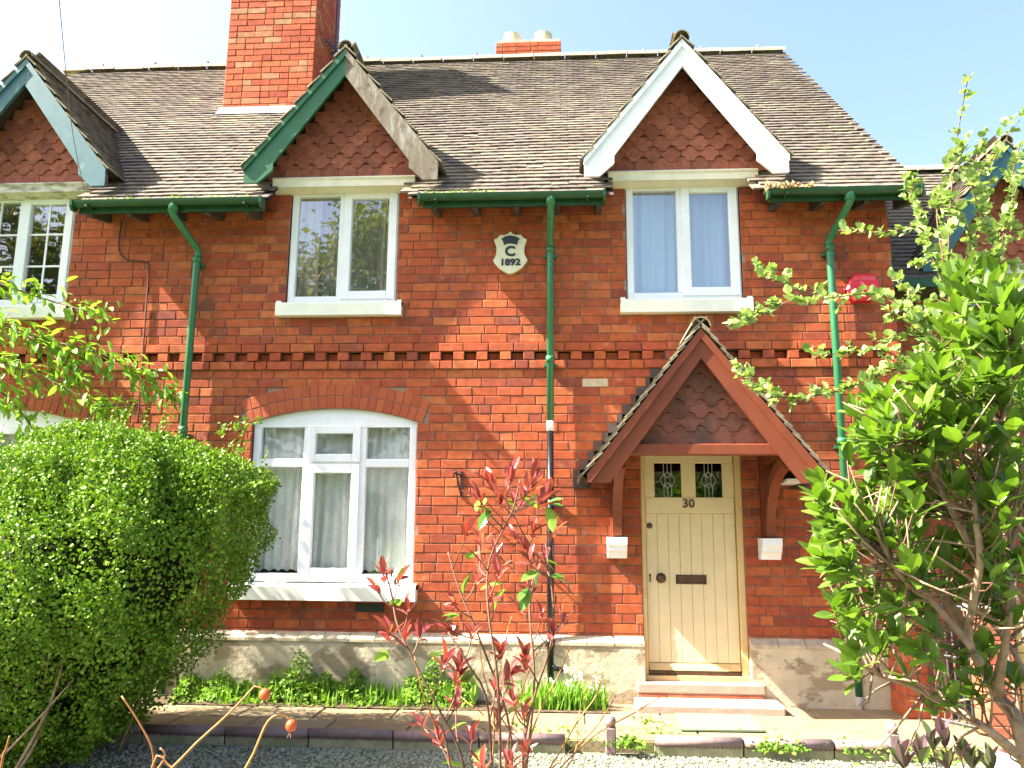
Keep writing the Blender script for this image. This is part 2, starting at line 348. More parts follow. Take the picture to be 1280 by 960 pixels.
# rope-topped edging along the gravel, with two little ball-topped posts
edge = empty('path_edging', (0, -1.40, -.085), 'low dark terracotta edging with rounded top between the path and the gravel', 'edging')
x = PX0
while x < 2.15:
    w = .60
    if not (.19 < x+w/2 < .40):
        h = random.uniform(-.004, .004); g = .006
        e = MB().box(x+g, x+w-g, -1.425, -1.375, -.09, -.005+h).build('edging_block', 'edging_base', edge)
        top = MB(); pr = [(-1.40+.048*math.cos(a), .012+h+.034*math.sin(a)) for a in np.linspace(0, 2*math.pi, 13)[:-1]]
        top.prism(pr, x+g, x+w-g, 'x').build('rounded_top', 'edging', e, True)
        beads = MB()
        for k in range(20): beads.ball((x+.03+k*.0285, -1.426, -.018+h), (.010, .008, .008), 6, 4)
        tag(beads.build('rope_bead', 'edging', e, True), kind='stuff')
    x += w
for px_, lb in ((.305, 'small ball-topped terracotta edging post near the white flowering bulbs'), (2.19, 'small ball-topped terracotta edging post at the right end of the edging')):
    p = empty('edging_post', (px_, -1.42, -.09), lb, 'post', 'ball-topped posts of the path edging')
    MB().box(px_-.036, px_+.036, -1.456, -1.384, -.10, .10, .008).build('shaft', 'edging', p)
    MB().ball((px_, -1.42, .135), (.040, .040, .042), 12, 8).build('ball_finial', 'edging', p, True)

# loose gravel in view
def stone():
    V = [(0, 0, .45)]+[(math.cos(a)*.5*random.uniform(.8, 1.2), math.sin(a)*.5*random.uniform(.8, 1.2), random.uniform(-.05, .15)) for a in np.linspace(0, 2*math.pi, 6)[:-1]]
    return V, [(0, 1+k, 1+(k+1) % 5) for k in range(5)]
sk = [shape(('stone', i), stone) for i in range(5)]
gi = []
for i in range(15000):
    x = rng.uniform(-3.4, 3.2); y = -1.43-rng.random()**1.3*1.3; s = rng.uniform(.014, .034)
    M = MAT((x, y, -.083))@ROT('Z', rng.uniform(0, 6.3))@ROT('X', rng.uniform(-.4, .4)); M[:3, :3] *= s; gi.append((sk[i % 5], M))
merged('gravel', gi, 'gravel', None)

# ------------------------------------------------------------------ the terrace: common geometry
C30, CL = 0, 1
house = empty('brick_house', (-.3, 0, 0), 'red brick cottage numbered 30 with arched ground floor window, cream door and tiled porch', 'house')
left = empty('brick_house', (-5.4, 0, 0), 'attached red brick house behind the hedge with teal bargeboards and small-paned windows', 'house')
right_house = empty('brick_house', (5.5, 1.0, 0), 'lower red brick house set back behind the large-leaved shrub, its gable trimmed in blue-green', 'house')
PARTY = -3.5
S = .965; ZE, YE = 4.47, -.36            # roof plane: z = ZE + S*(y-YE)
def zroof(y): return ZE+S*(y-YE)
RY = 3.6; RZ = zroof(RY); RX0, RX1 = -7.42, 3.18
GS = 1.3
COURSE = .0837; Z0 = 2.906-29*COURSE
GABLES = [-5.31, -2.10, 1.113]
BAYS = [-5.35, -2.13]
WINX = [-5.39, -2.128, 1.117]
R_IN = 2.465; ARCH_C = 2.54-R_IN
def openings(z):
    o = []
    for c in WINX:
        if 3.50 < z < 4.74: o.append((c-.535, c+.535))
    for c in BAYS:
        if .86 < z < 2.40: o.append((c-.775, c+.775))
        elif 2.40 <= z < 2.80:
            re = R_IN+.238; h = re*re-(z-ARCH_C)**2
            if h > 0: o.append((c-min(math.sqrt(h), .875), c+min(math.sqrt(h), .875)))
    if z < 2.2: o.append((.676, 1.559))
    return o
def brick_shape(lx, lz, v, d=.06):
    lx = round(lx, 3); lz = round(lz, 3)
    def fn():
        rr = random.Random(v*977+int(lx*1000)); j = lambda: rr.uniform(-.0016, .0016); i = .004; V = []
        for y, q in ((0, i), (.004, 0), (d, 0)):
            V += [(-lx/2+q+j(), y+j()*.5, -lz/2+q+j()), (lx/2-q+j(), y+j()*.5, -lz/2+q+j()), (lx/2-q+j(), y+j()*.5, lz/2-q+j()), (-lx/2+q+j(), y+j()*.5, lz/2-q+j())]
        return V, [(0, 1, 2, 3)]+[(r+k, r+4+k, r+4+(k+1) % 4, r+(k+1) % 4) for r in (0, 4) for k in range(4)]
    return shape(('brick', lx, lz, v, d), fn)
def split(x0, x1, holes):
    segs = [(x0, x1)]
    for a, b in holes:
        segs = [q for s in segs for q in ((s[0], min(s[1], a)), (max(s[0], b), s[1])) if q[1]-q[0] > 1e-4]
    return segs
wall = MB(); wallL = MB()
b30, bL = [], []
def place_brick(lst, parent, a, b, z0, z1, y, m, jit=.0022):
    lx, lz = b-a, z1-z0
    if lx < .018: return
    M = MAT(((a+b)/2, y+random.uniform(-jit, jit), (z0+z1)/2))@ROT('Z', random.uniform(-.009, .009))@ROT('X', random.uniform(-.014, .014))@ROT('Y', random.uniform(-.003, .003))
    lst.append((brick_shape(lx, lz, random.randint(0, 3)), M, parent, m))
wall_o = link('wall', None); wall_o.name = 'wall'   # replaced below by the mortar mesh
bpy.data.objects.remove(wall_o)
# mortar bed first, so that bricks can be its children
ROWS = [(Z0+i*COURSE, Z0+(i+1)*COURSE) for i in range(0, 52)]
def top_of(x): return 4.69 if any(abs(x-c) < .70 for c in GABLES) else 4.52
for z0, z1 in ROWS:
    zc = (z0+z1)/2
    if zc > 4.72: continue
    holes = openings(zc)
    if zc > 4.52: 
        segs = [q for c in GABLES for q in split(c-.82, c+.82, holes)]
    else: segs = split(-7.25, 3.005, holes)
    for a, b in segs:
        for w, lo, hi in ((wallL, -99, PARTY), (wall, PARTY, 99)):
            p, q = max(a, lo), min(b, hi)
            if q-p > .001:
                yb = .075 if abs(z0-2.906-COURSE) < .01 else .010
                w.add([(p, yb, z0), (q, yb, z0), (q, yb, z1), (p, yb, z1)], [(0, 1, 2, 3)])
# side walls and back wall so that the houses are solid
def shell(w, x0, x1, sides):
    for x in sides: w.add([(x, 0.012, -.1), (x, 2*RY, -.1), (x, 2*RY, 4.5), (x, RY, RZ-.05), (x, .012, 4.6)], [(0, 1, 2, 3, 4)])
    w.add([(x0, 2*RY, -.1), (x1, 2*RY, -.1), (x1, 2*RY, 4.6), (x0, 2*RY, 4.6)], [(0, 1, 2, 3)])
shell(wall, PARTY, 3.005, (3.005,)); shell(wallL, -7.25, PARTY, (-7.25,))
wall = wall.build('wall', 'mortar', house); wallL = wallL.build('wall', 'mortar', left)
ST, HD, J = .235, .1175, .0085
Zst = 2.906
for ri, (z0, z1) in enumerate(ROWS):
    zc = (z0+z1)/2
    if z1 < .54 or zc > 4.72: continue
    k = int(round((z0-Zst)/COURSE)); holes = openings(zc)
    xs = []; x = -7.25-random.choice((0, .12, .06, .18)) if k not in (0, 1, 2) else -7.25
    if k == 1:
        while x < 3.0: xs.append((x, x+.109)); x += .109
    else:
        pat = random.choice(('SSSH', 'SSH', 'SSSSH', 'SHSH', 'SSSSS')) ; i = random.randint(0, 4)
        while x < 3.0:
            l = ST if pat[i % len(pat)] == 'S' else HD
            if random.random() < .06: l = random.choice((.175, .2, .115))
            xs.append((x, x+l)); x += l; i += 1
    for bi, (a, b) in enumerate(xs):
        yy = 0.0
        if k in (0, 2): yy = -.018
        if k == 1: yy = -.018 if bi % 2 else .055
        for p, q in split(max(a, -7.25), min(b, 3.005+J), holes):
            if q-p < .03: continue
            if zc > 4.52 and not any(abs((p+q)/2-c) < .80 for c in GABLES): continue
            mid = (p+q)/2; lst, par = (b30, wall) if mid > PARTY else (bL, wallL)
            e0 = J/2; rise = random.uniform(-.001, .001)
            place_brick(lst, par, p+e0, q-e0, z0+J/2+rise, z1-J/2+rise, yy, 'brick', .0022 if k not in (0, 1, 2) else .001)
# dark backs of the pockets in the dentil course are the recessed headers themselves
# arches over the ground floor windows: two rings of half bricks
for c, lst, par in ((BAYS[0], bL, wallL), (BAYS[1], b30, wall)):
    arch = MB(); n0 = 22
    th = math.asin(.86/(R_IN+.12))
    pts = [(c+(R_IN+.235)*math.sin(t), ARCH_C+(R_IN+.235)*math.cos(t)) for t in np.linspace(-th, th, 20)]+[(c+R_IN*math.sin(t), ARCH_C+R_IN*math.cos(t)) for t in np.linspace(th, -th, 20)]
    ab = arch.prism(pts, .006, .07).build('arch', 'mortar', bpy.data.objects[left.name if c < -4 else house.name])
    fill = [(c+.97, 2.39), (c+.97, 2.85), (c-.97, 2.85), (c-.97, 2.39), (c-.775, 2.39)]+[(c+R_IN*math.sin(t), ARCH_C+R_IN*math.cos(t)) for t in np.linspace(-math.asin(.775/R_IN), math.asin(.775/R_IN), 20)]+[(c+.775, 2.39)]
    MB().prism(fill[::-1], .0125, .03).build('arch_backing', 'mortar', ab)
    for ring in (0, 1):
        for i in range(n0):
            t = -th+(i+.5)*2*th/n0+(0 if ring else 0); r = R_IN+.004+ring*.117+.0555
            w = 2*th/n0*r-.005
            M = MAT((c+r*math.sin(t), random.uniform(-.002, .001), ARCH_C+r*math.cos(t)), X=(math.cos(t), 0, -math.sin(t)), Z=(math.sin(t), 0, math.cos(t)))
            link('arch_brick', shape_mesh(brick_shape(round(w, 3), .111, i % 3), 'arch_brick'), ab, M)

# ------------------------------------------------------------------ chimney
def chimney(parent, x0, x1, y0, y1, z0, z1, name, lst, m, cap=True):
    body = MB().box(x0+.012, x1-.012, y0+.012, y1-.012, z0, z1).build(name, 'mortar', parent)
    n = int((z1-z0)/COURSE)
    for r in range(n):
        za, zb = z1-(r+1)*COURSE+J/2, z1-r*COURSE-J/2
        for face in ('f', 'r', 'l'):
            L = (x1-x0) if face == 'f' else (y1-y0); p = 0.0; i = random.randint(0, 2)
            while p < L-.03:
                l = ST if (i+r) % 3 else HD
                if p == 0 and r % 2: l = HD
                q = min(p+l, L)
                if L-q < .05: q = L
                lx = q-p-J; jx = random.uniform(-.002, .002)
                if face == 'f': M = MAT((x0+(p+q)/2, y0+jx, (za+zb)/2))
                elif face == 'r': M = MAT((x1+jx, y0+(p+q)/2, (za+zb)/2), X=(0, 1, 0), Y=(-1, 0, 0))
                else: M = MAT((x0+jx, y1-(p+q)/2, (za+zb)/2), X=(0, -1, 0), Y=(1, 0, 0))
                M = M@ROT('Z', random.uniform(-.008, .008))@ROT('X', random.uniform(-.012, .012))
                lst.append((brick_shape(lx, zb-za, random.randint(0, 3), .03 if face != 'f' else .06), M, body, m)); p = q; i += 1
    return body
cst = []
stack = chimney(left, -4.26, -3.13, 1.8, 2.82, 5.2, 9.35, 'chimney', bL, 'stack_brick')
MB().box(-4.32, -3.07, 1.74, 2.88, 9.35, 9.48).build('chimney_cap', 'concrete', stack)
for x in (-3.98, -3.41): MB().tube([(x, 2.31, 9.48), (x, 2.31, 9.55), (x, 2.31, 9.8), (x, 2.31, 9.84)], [.15, .125, .11, .13], 14).build('chimney_pot', 'chimney_pot', stack, True)
fl = MB(); fl.add([(-4.30, 1.70, zroof(1.70)+.035), (-3.09, 1.70, zroof(1.70)+.035), (-3.09, 1.80, zroof(1.8)+.07), (-4.30, 1.80, zroof(1.8)+.07)], [(0, 1, 2, 3)]); fl.box(-4.29, -3.10, 1.775, 1.80, zroof(1.8), zroof(1.8)+.07)
fl.build('flashing', 'lead_flashing', stack)
st2 = chimney(house, -1.12, -.04, 4.9, 5.6, 6.8, 9.44, 'chimney', b30, 'stack_brick')
cap2 = MB().box(-1.09, -.07, 4.93, 5.57, 9.44, 9.50).build('mortar_cap', 'concrete', st2)
for x in (-.86, -.34): MB().tube([(x, 5.2, 9.49), (x, 5.2, 9.74), (x, 5.2, 9.75)], [.15, .15, .12], 28).build('chimney_pot', 'chimney_pot', st2)
aer = MB()
ax, ay = -3.06, 2.45
aer.tube([(ax, ay, 7.2), (ax, ay, 9.9)], .016, 6)
for k, z in enumerate((7.45, 7.75)): aer.tube([(ax-.07, ay, z), (ax, ay, z)], .014, 5)
aer.tube([(ax-.02, ay-.35, 7.72), (ax+.05, ay+.3, 7.86)], .012, 5)
for k in range(7): aer.tube([(ax-.10, ay-.35+k*.1, 7.73+k*.02), (ax+.13, ay-.35+k*.1, 7.73+k*.02)], .007, 4)
tag(aer.build('tv_aerial', 'aerial'), 'thin dark television aerial on a pole at the tall chimney', 'aerial')

# ------------------------------------------------------------------ roofs
def roof_tile_shape(v, w=.1635, l=.17, t=.015):
    def fn():
        rr = random.Random(v*31+5); j = lambda s=.002: rr.uniform(-s, s); V = []
        for z in (0, t):
            V += [(-w/2+j(), 0+j(.003), z+j(.001)), (0, j(.004), z+.002), (w/2+j(), 0+j(.003), z+j(.001)), (w/2, l, z), (-w/2, l, z)]
        return V, [(4, 3, 2, 1, 0), (5, 6, 7, 8, 9), (0, 1, 6, 5), (1, 2, 7, 6), (2, 3, 8, 7), (4, 0, 5, 9)]
    return shape(('roof_tile', v, w, l, t), fn)
RT = [roof_tile_shape(v) for v in range(6)]; HT = roof_tile_shape(9, .080)
GAUGE = .1
t30, tL = [], []
def deck_tile(lst, par, org, U, Vv, N, s, u, m='roof_tile', key=None):
    T = np.asarray(org)+np.asarray(U)*u+np.asarray(Vv)*s+np.asarray(N)*.004
    M = MAT(T, U, Vv, N)@ROT('X', -.145+random.uniform(-.022, .010))@ROT('Z', random.uniform(-.010, .010))@ROT('Y', random.uniform(-.008, .008))
    if random.random() < .014: M = M@ROT('Z', random.uniform(-.10, .10)); M[:3, 3] -= np.asarray(Vv)*random.uniform(.01, .035)
    lst.append((key or random.choice(RT), M, par, m))
sl_len = math.hypot(RY-YE, RZ-ZE); Vd = np.array([0, (RY-YE)/sl_len, (RZ-ZE)/sl_len]); Nd = np.array([0, -Vd[2], Vd[1]])
def gable_top(c, y): return 6.10
def in_gable(x, y):
    for c in GABLES:
        d = abs(x-c)
        if d < .66 and y < .06: return True
        if y >= .04 and d < (6.02-zroof(y))/GS-.14 and d < .86: return True
    return False
roof30 = MB(); roofL = MB()
def deck(w, x0, x1, y0, y1, drop=.035):
    for ya, yb in ((y0, y1),):
        w.add([(x0, ya, zroof(ya)-drop), (x1, ya, zroof(ya)-drop), (x1, yb, zroof(yb)-drop), (x0, yb, zroof(yb)-drop)], [(0, 1, 2, 3)])
cuts = sorted([c-.66 for c in GABLES]+[c+.66 for c in GABLES]+[RX0+.03, RX1-.03, PARTY])
for a, b in zip(cuts[:-1], cuts[1:]):
    w = roofL if b <= PARTY+.001 else roof30; mid = (a+b)/2
    deck(w, a, b, .03 if any(abs(mid-c) < .66 for c in GABLES) else YE+.02, RY)
for w, a, b in ((roofL, RX0+.03, PARTY), (roof30, PARTY, RX1-.03)):
    w.add([(a, RY, RZ-.03), (b, RY, RZ-.03), (b, 2*RY+.3, 4.35), (a, 2*RY+.3, 4.35)], [(0, 1, 2, 3)])
roof30 = roof30.build('roof', 'roof_deck', house); roofL = roofL.build('roof', 'roof_deck', left)
nrow = int(sl_len/GAUGE)
for r in range(nrow+1):
    s = r*GAUGE-.01
    if s > sl_len-.05: break
    x = RX1-.0825-(r % 2)*.0825-.165*63; sag = .006*math.sin(r*1.7)
    if r % 2: deck_tile(t30, roof30, np.array([RX1-.041, YE, ZE]), (1, 0, 0), Vd, Nd, s, 0, key=HT)
    while x < RX1-.05:
        p = np.array([x, YE, ZE])+Vd*(s+.05)
        if not in_gable(x, p[1]) and not (-4.24 < x < -3.15 and 1.84 < p[1] < 2.8):
            lst, par = (t30, roof30) if x > PARTY else (tL, roofL)
            n0 = .012*math.sin(x*1.3+1)*math.sin(r*.11)+random.uniform(0, .003)
            deck_tile(lst, par, np.array([x, YE, ZE])+Nd*n0, (1, 0, 0), Vd, Nd, s+sag*.4+random.uniform(-.003, .003), 0)
        x += .165
# ridge tiles
def ridge_shape(L):
    def fn():
        V = []; n = 9
        for x in (0, L):
            for rr in (.115, .098):
                for k in range(n):
                    a = math.pi*(k/(n-1)); V.append((x, -rr*math.cos(a), rr*math.sin(a)*.85-.05))
        F = []
        for k in range(n-1):
            F += [(k, k+1, 2*n+k+1, 2*n+k), (k, n+k, n+k+1, k+1), (2*n+k, 2*n+k+1, 3*n+k+1, 3*n+k)]
        return V, F
    return shape(('ridge_tile', L), fn)
rk = ridge_shape(.44); x = RX1+.01-.452*24
while x < RX1-.3:
    par = roof30 if x > PARTY else roofL
    M = MAT((x, RY, RZ+.03+random.uniform(-.008, .008)))@ROT('Y', random.uniform(-.012, .012))
    ro = link('ridge_tile', shape_mesh(rk, 'ridge_tile'), par, M)
    x += .452
for x in np.arange(RX0+.45, RX1-.3, .904*.9):
    if x < -4.3 or x > -3.0: MB().box(x-.012, x+.012, RY-.09, RY+.09, RZ+.03, RZ+.085+random.uniform(0, .02)).build('ridge_joint', 'ridge_tile', roof30 if x > PARTY else roofL)

# ------------------------------------------------------------------ gables
def club_shape(w=.176, h=.15, n=.05, t=.016):
    def fn():
        P = [(-w/2+.001, h), (-w/2+.001, n)]
        P += [(-w/2+n*math.sin(a), n*math.cos(a)) for a in np.linspace(.35, 1.57, 4)]
        P += [(-.02, -.006), (.02, -.006)]
        P += [(w/2-n*math.sin(a), n*math.cos(a)) for a in np.linspace(1.57, .35, 4)]+[(w/2-.001, n), (w/2-.001, h)]
        k = len(P); V = [(a, -t, b) for a, b in P]+[(a, 0, b) for a, b in P]
        return V, [tuple(range(k-1, -1, -1))]+[(i, (i+1) % k, (i+1) % k+k, i+k) for i in range(k)]
    return shape(('hung_tile', w, h, n), fn)
CK = club_shape(); PK = club_shape(.176, .15, .012)
def hung(parent, c, y, zb, za, half, m, name='hung_tile', w=.178, g=.112, key=None):
    """rows of club tiles filling a triangle: base at zb, apex za, half width at the base."""
    r = 0; z = zb-.005
    while z < za-.05:
        lim = half*(za-z)/(za-zb); x = c-lim-(w/2 if r % 2 else 0); n = int(math.ceil((lim+w)/w)); k0 = -n
        for k in range(-n, n+1):
            x = c+k*w+(w/2 if r % 2 else 0)
            if abs(x-c) < lim+.02:
                M = MAT((x, y-.012+random.uniform(-.003, .002), z+random.uniform(-.004, .004)))@ROT('X', -.11+random.uniform(-.03, .02))@ROT('Y', random.uniform(-.02, .02))
                link(name, shape_mesh(PK if r == 0 else (key or CK), m), parent, M)
        r += 1; z += g
def board(c, s, dz, y0, y1, dy, zoff=0):
    O = [(0, 6.0), (.925, 4.83), (.925, 4.65), (.785, 4.65), (.65, 4.775), (.65, 4.85), (0, 5.735)]
    return MB().prism([(c+s*x, z+dz) for x, z in (O if s < 0 else O)], y0+dy, y1+dy)
def gable(house, c, dy, dz, mats_b, lst, front_only=False, ymain=None):
    yF = -.32+dy
    g = MB()
    lim = .66
    g.add([(c-.70, dy-.035, 4.70+dz), (c+.70, dy-.035, 4.70+dz), (c+.70, dy-.035, 4.95+dz), (c, dy-.035, 5.95+dz), (c-.70, dy-.035, 4.95+dz)], [(0, 1, 2, 3, 4)])
    g.box(c-.69, c+.69, dy-.035, dy+.05, 4.70+dz, 4.80+dz)
    sg, cg = math.sin(math.atan(GS)), math.cos(math.atan(GS))
    for s in (-1, 1):
        V = []
        for zz in (6.02, 4.86):
            d = (6.02-zz)/GS; ym = (ymain(zz+dz) if ymain else (zz-ZE)/S+YE)+.05
            for y in (yF+.02, max(ym, yF+.1)):
                V += [(c+s*d, y, zz+dz), (c+s*d*.96, y, zz+dz-.04)]
        g.add(V, [(0, 4, 6, 2), (1, 3, 7, 5), (0, 1, 5, 4), (4, 5, 7, 6)])
    g = g.build('gable', 'roof_deck', house)
    hung(g, c, dy-.04, 4.795+dz, 5.86+dz, .80, 'hung_tile')
    for s, m in ((-1, mats_b[0]), (1, mats_b[1])):
        bb = board(c, s, dz, -.32, -.285, dy).build('bargeboard', m, g)
        O = [(0, 6.005), (.932, 4.815), (.932, 4.76), (0, 5.93)]
        MB().prism([(c+s*x, z+dz) for x, z in O], yF-.018, yF+.005).build('moulding', m, bb)
        U = np.array([0, 1, 0]); Vv = np.array([-s*cg, 0, sg]); Nn = np.array([s*sg, 0, cg])
        L = .975/cg; r = 0
        while r*GAUGE < L-.04:
            sc_ = r*GAUGE; z = 4.855+sc_*sg; yl = (ymain(z+dz) if ymain else (z-ZE)/S+YE)+.05; y = yF-.025+.08+(r % 2)*.0825; first = True
            if r % 2: 
                pass
            while y < yl:
                org = np.array([c+s*.955, y, 4.805+dz])
                if s > 0: deck_tile(lst, g, org, U, Vv, Nn, sc_, 0, 'verge_tile' if first else 'roof_tile')
                else: deck_tile(lst, g, org, -U, Vv, Nn, sc_, 0, 'verge_tile' if first else 'roof_tile')
                y += .165; first = False
            r += 1
    x = yF-.03; ye = (ymain(6.1+dz) if ymain else (6.1-ZE)/S+YE)
    key = ridge_shape(.30)
    while x < ye-.1:
        M = MAT((c, x, 6.055+dz), X=(0, 1, 0), Y=(-1, 0, 0))@ROT('Y', random.uniform(-.01, .02)); M[:3, 1] *= .62; M[:3, 2] *= .8
        link('ridge_tile', shape_mesh(key, 'verge_tile'), g, M); x += .305
    return g
gM = gable(house, GABLES[1], 0, 0, ('green_paint', 'bare_wood'), t30)
gR = gable(house, GABLES[2], 0, 0, ('white_paint', 'white_paint'), t30)
gL = gable(left, GABLES[0], 0, 0, ('teal_paint', 'teal_paint'), tL)
for bd in gM.children:
    if bd.name.startswith('bargeboard'): bd['label'] = 'green painted bargeboard' if bd.data.materials[0].name == 'green_paint' else 'weathered bargeboard with bare grey wood'
pieces('brick', b30, 300); pieces('brick', bL, 300)
pieces('roof_tile', t30, 300); pieces('roof_tile', tL, 260)
def lintel(par, c, m, dy=0, dz=0):
    pr = [(-.125+dy, 4.685+dz), (-.10+dy, 4.685+dz), (-.02+dy, 4.66+dz), (.03+dy, 4.66+dz), (.03+dy, 4.79+dz), (-.125+dy, 4.785+dz), (-.14+dy, 4.765+dz), (-.125+dy, 4.745+dz)]
    MB().prism(pr, c-.695, c+.695, 'x').build('lintel', m, par)
lintel(house, GABLES[1]-.02, 'lintel_paint'); lintel(house, GABLES[2], 'lintel_paint'); lintel(left, GABLES[0], 'old_paint')

# ------------------------------------------------------------------ windows
def bar(mb, x0, x1, z0, z1, y0, y1): mb.box(x0, x1, y0, y1, z0, z1, .006)
def frame_ring(mb, x0, x1, z0, z1, w, y0, y1):
    bar(mb, x0, x0+w, z0, z1, y0, y1); bar(mb, x1-w, x1, z0, z1, y0, y1); bar(mb, x0+w, x1-w, z0, z0+w, y0, y1); bar(mb, x0+w, x1-w, z1-w, z1, y0, y1)
def pane(par, x0, x1, z0, z1, y, m='pane_up'):
    MB().add([(x0-.004, y, z0-.004), (x1+.004, y, z0-.004), (x1+.004, y, z1+.004), (x0-.004, y, z1+.004)], [(0, 1, 2, 3)]).build('pane', m, par)
def sill(par, x0, x1, z0, z1, proud, m='sill_paint', dy=0):
    pr = [(dy-proud, z0), (dy+.05, z0), (dy+.05, z1+.012), (dy+.01, z1+.012), (dy-proud+.012, z1), (dy-proud, z1-.015)]
    s_ = MB().prism(pr, x0, x1, 'x')
    for a, b in ((x0, x0+.045), (x1-.045, x1)): s_.box(a, b, dy-proud+.015, dy+.0, z1-.03, z1+.018)
    s_.build('sill', m, par)
def interior(par, x0, x1, z0, z1, d=1.4, dy=0):
    y0, y1 = .085+dy, d+dy
    V = [(x0, y0, z0), (x1, y0, z0), (x1, y0, z1), (x0, y0, z1), (x0, y1, z0), (x1, y1, z0), (x1, y1, z1), (x0, y1, z1)]
    MB().add(V, [(4, 5, 6, 7), (0, 4, 7, 3), (1, 2, 6, 5), (0, 1, 5, 4), (3, 7, 6, 2)]).build('room_interior', 'interior', par)
def curtain(name, x0, x1, z0, z1, y, m, amp, wl, label, scallop=0, gather=0, group=None):
    n = max(40, int((x1-x0)/.012)); rows = 10; V = []; F = []
    ph = random.uniform(0, 6)
    for j in range(rows+1):
        for i in range(n+1):
            u = i/n; x = x0+(x1-x0)*u; v = j/rows
            a = amp*(.6+.4*math.sin(u*9+ph)); yy = y+a*math.sin(2*math.pi*x/wl+1.3*math.sin(x*7+ph)+.5*v)
            zb = z0+(scallop*abs(math.sin(math.pi*x/.085)) if scallop else 0)
            V.append((x+.006*math.sin(v*5+x*20), yy, z1+(zb-z1)*v))
    for j in range(rows):
        for i in range(n): a = j*(n+1)+i; F.append((a, a+1, a+n+2, a+n+1))
    return tag(MB().add(V, F).build(name, m, None, True), label, 'curtain', group)
def upper_window(house, c, muntins=False, dy=0, dz=0, y=.02):
    x0, x1, z0, z1 = c-.528, c+.528, 3.565+dz, 4.715+dz; y += dy
    f = MB(); frame_ring(f, x0, x1, z0, z1, .066, y, y+.06); bar(f, c-.055, c+.0, z0+.066, z1-.066, y+.002, y+.058)
    w = f.build('window', 'upvc', house)
    pane(w, x0+.066, c-.055, z0+.066, z1-.066, y+.03)
    s_ = MB(); frame_ring(s_, c-.012, x1-.012, z0+.03, z1-.018, .082, y-.014, y+.05)
    s_ = s_.build('sash', 'upvc', w); pane(s_, c+.07, x1-.094, z0+.112, z1-.10, y+.025)
    if muntins:
        for a, b in ((x0+.066, c-.055), (c+.07, x1-.094)):
            mid = (a+b)/2; MB().box(mid-.009, mid+.009, y+.018, y+.03, z0+.066, z1-.066).build('glazing_bar', 'upvc', w)
            for k in (1, 2): zz = z0+.08+k*(z1-z0-.16)/3; MB().box(a, b, y+.019, y+.029, zz-.009, zz+.009).build('glazing_bar', 'upvc', w)
    hdl = MB().box(c+.022, c+.034, y-.03, y-.012, 4.05+dz, 4.15+dz)
    interior(house, x0+.01, x1-.01, z0+.02, z1-.02, 1.4, dy)
    sill(house, c-.60, c+.60, 3.418+dz, 3.545+dz, .085, 'sill_paint', dy)
    return w
upper_window(house, WINX[1]); upper_window(house, WINX[2]); upper_window(left, WINX[0], True)
curtain('curtain', .66, 1.10, 3.58, 4.70, .18, 'blue_curtain', .022, .11, 'pale blue curtain behind the fixed left pane of the upper window above the porch')
curtain('curtain', 1.13, 1.60, 3.58, 4.70, .18, 'blue_curtain', .022, .13, 'pale blue curtain behind the opening right pane of the upper window above the porch')
curtain('curtain', -2.64, -2.42, 3.58, 4.70, .22, 'side_curtain', .025, .07, 'drawn back beige curtain at the left of the upper window with bare wood gable')
curtain('curtain', -1.83, -1.62, 3.58, 4.70, .22, 'side_curtain', .025, .07, 'drawn back beige curtain at the right of the upper window with bare wood gable')
curtain('net_curtain', -2.62, -1.63, 3.60, 4.68, .26, 'pane_haze', .016, .09, 'thin greyish net curtain in the upper window under the bare wood bargeboard')  # added layer that lightens the dark panes like a hazy reflection
def bay_window(house, c, muntins=False):
    y = .04; x0, x1 = c-.77, c+.77; z0 = .965
    f = MB()
    tz = 2.415
    # arched head board
    half = .77; pts = [(c-half, 2.37), (c+half, 2.37)]+[(c+R_IN*math.sin(t), ARCH_C+R_IN*math.cos(t)) for t in np.linspace(math.asin(half/R_IN), -math.asin(half/R_IN), 18)]
    f.prism(pts, y+.001, y+.06)
    bar(f, x0, x0+.068, z0, 2.37, y, y+.065); bar(f, x1-.068, x1, z0, 2.37, y, y+.065)
    bar(f, x0+.068, x1-.068, z0, z0+.075, y, y+.065)
    ml, mr = (c-.29, c-.24), (c+.235, c+.30)
    for a, b in (ml, mr): bar(f, a, b, z0+.075, 2.37, y+.001, y+.064)
    for a, b in ((x0+.068, ml[0]), (mr[1], x1-.068)): bar(f, a, b, 2.0, 2.076, y+.001, y+.064)
    bar(f, ml[1], mr[0], 2.01, 2.05, y+.001, y+.064)
    w = f.build('window', 'upvc', house)
    for a, b in ((x0+.068, ml[0]), (mr[1], x1-.068)):
        pane(w, a, b, z0+.075, 2.0, y+.03, 'pane_low'); pane(w, a, b, 2.076, 2.37, y+.03, 'pane_low')
        if muntins: MB().box((a+b)/2-.009, (a+b)/2+.009, y+.015, y+.028, z0+.07, 2.36).build('glazing_bar', 'upvc', w)
    for za, zb in ((z0+.05, 2.02), (2.045, 2.385)):
        s_ = MB(); frame_ring(s_, ml[1]-.012, mr[0]+.012, za, zb, .075, y-.014, y+.05); s_ = s_.build('sash', 'upvc', w)
        pane(s_, ml[1]+.063, mr[0]-.063, za+.075, zb-.075, y+.028, 'pane_low')
    interior(house, x0+.01, x1-.01, z0+.02, 2.42, 1.8)
    sill(house, c-.87, c+.82, .815, .945, .11)
bay_window(house, BAYS[1]); bay_window(left, BAYS[0], True)
for a, b, s_ in ((-2.85, -2.40, 'left'), (-2.36, -1.90, 'narrow middle'), (-1.87, -1.40, 'right')):
    curtain('net_curtain', a, b, 1.05, 2.40, .15, 'net', .014, .085, 'white patterned net curtain behind the %s panes of the arched window' % s_, .025)
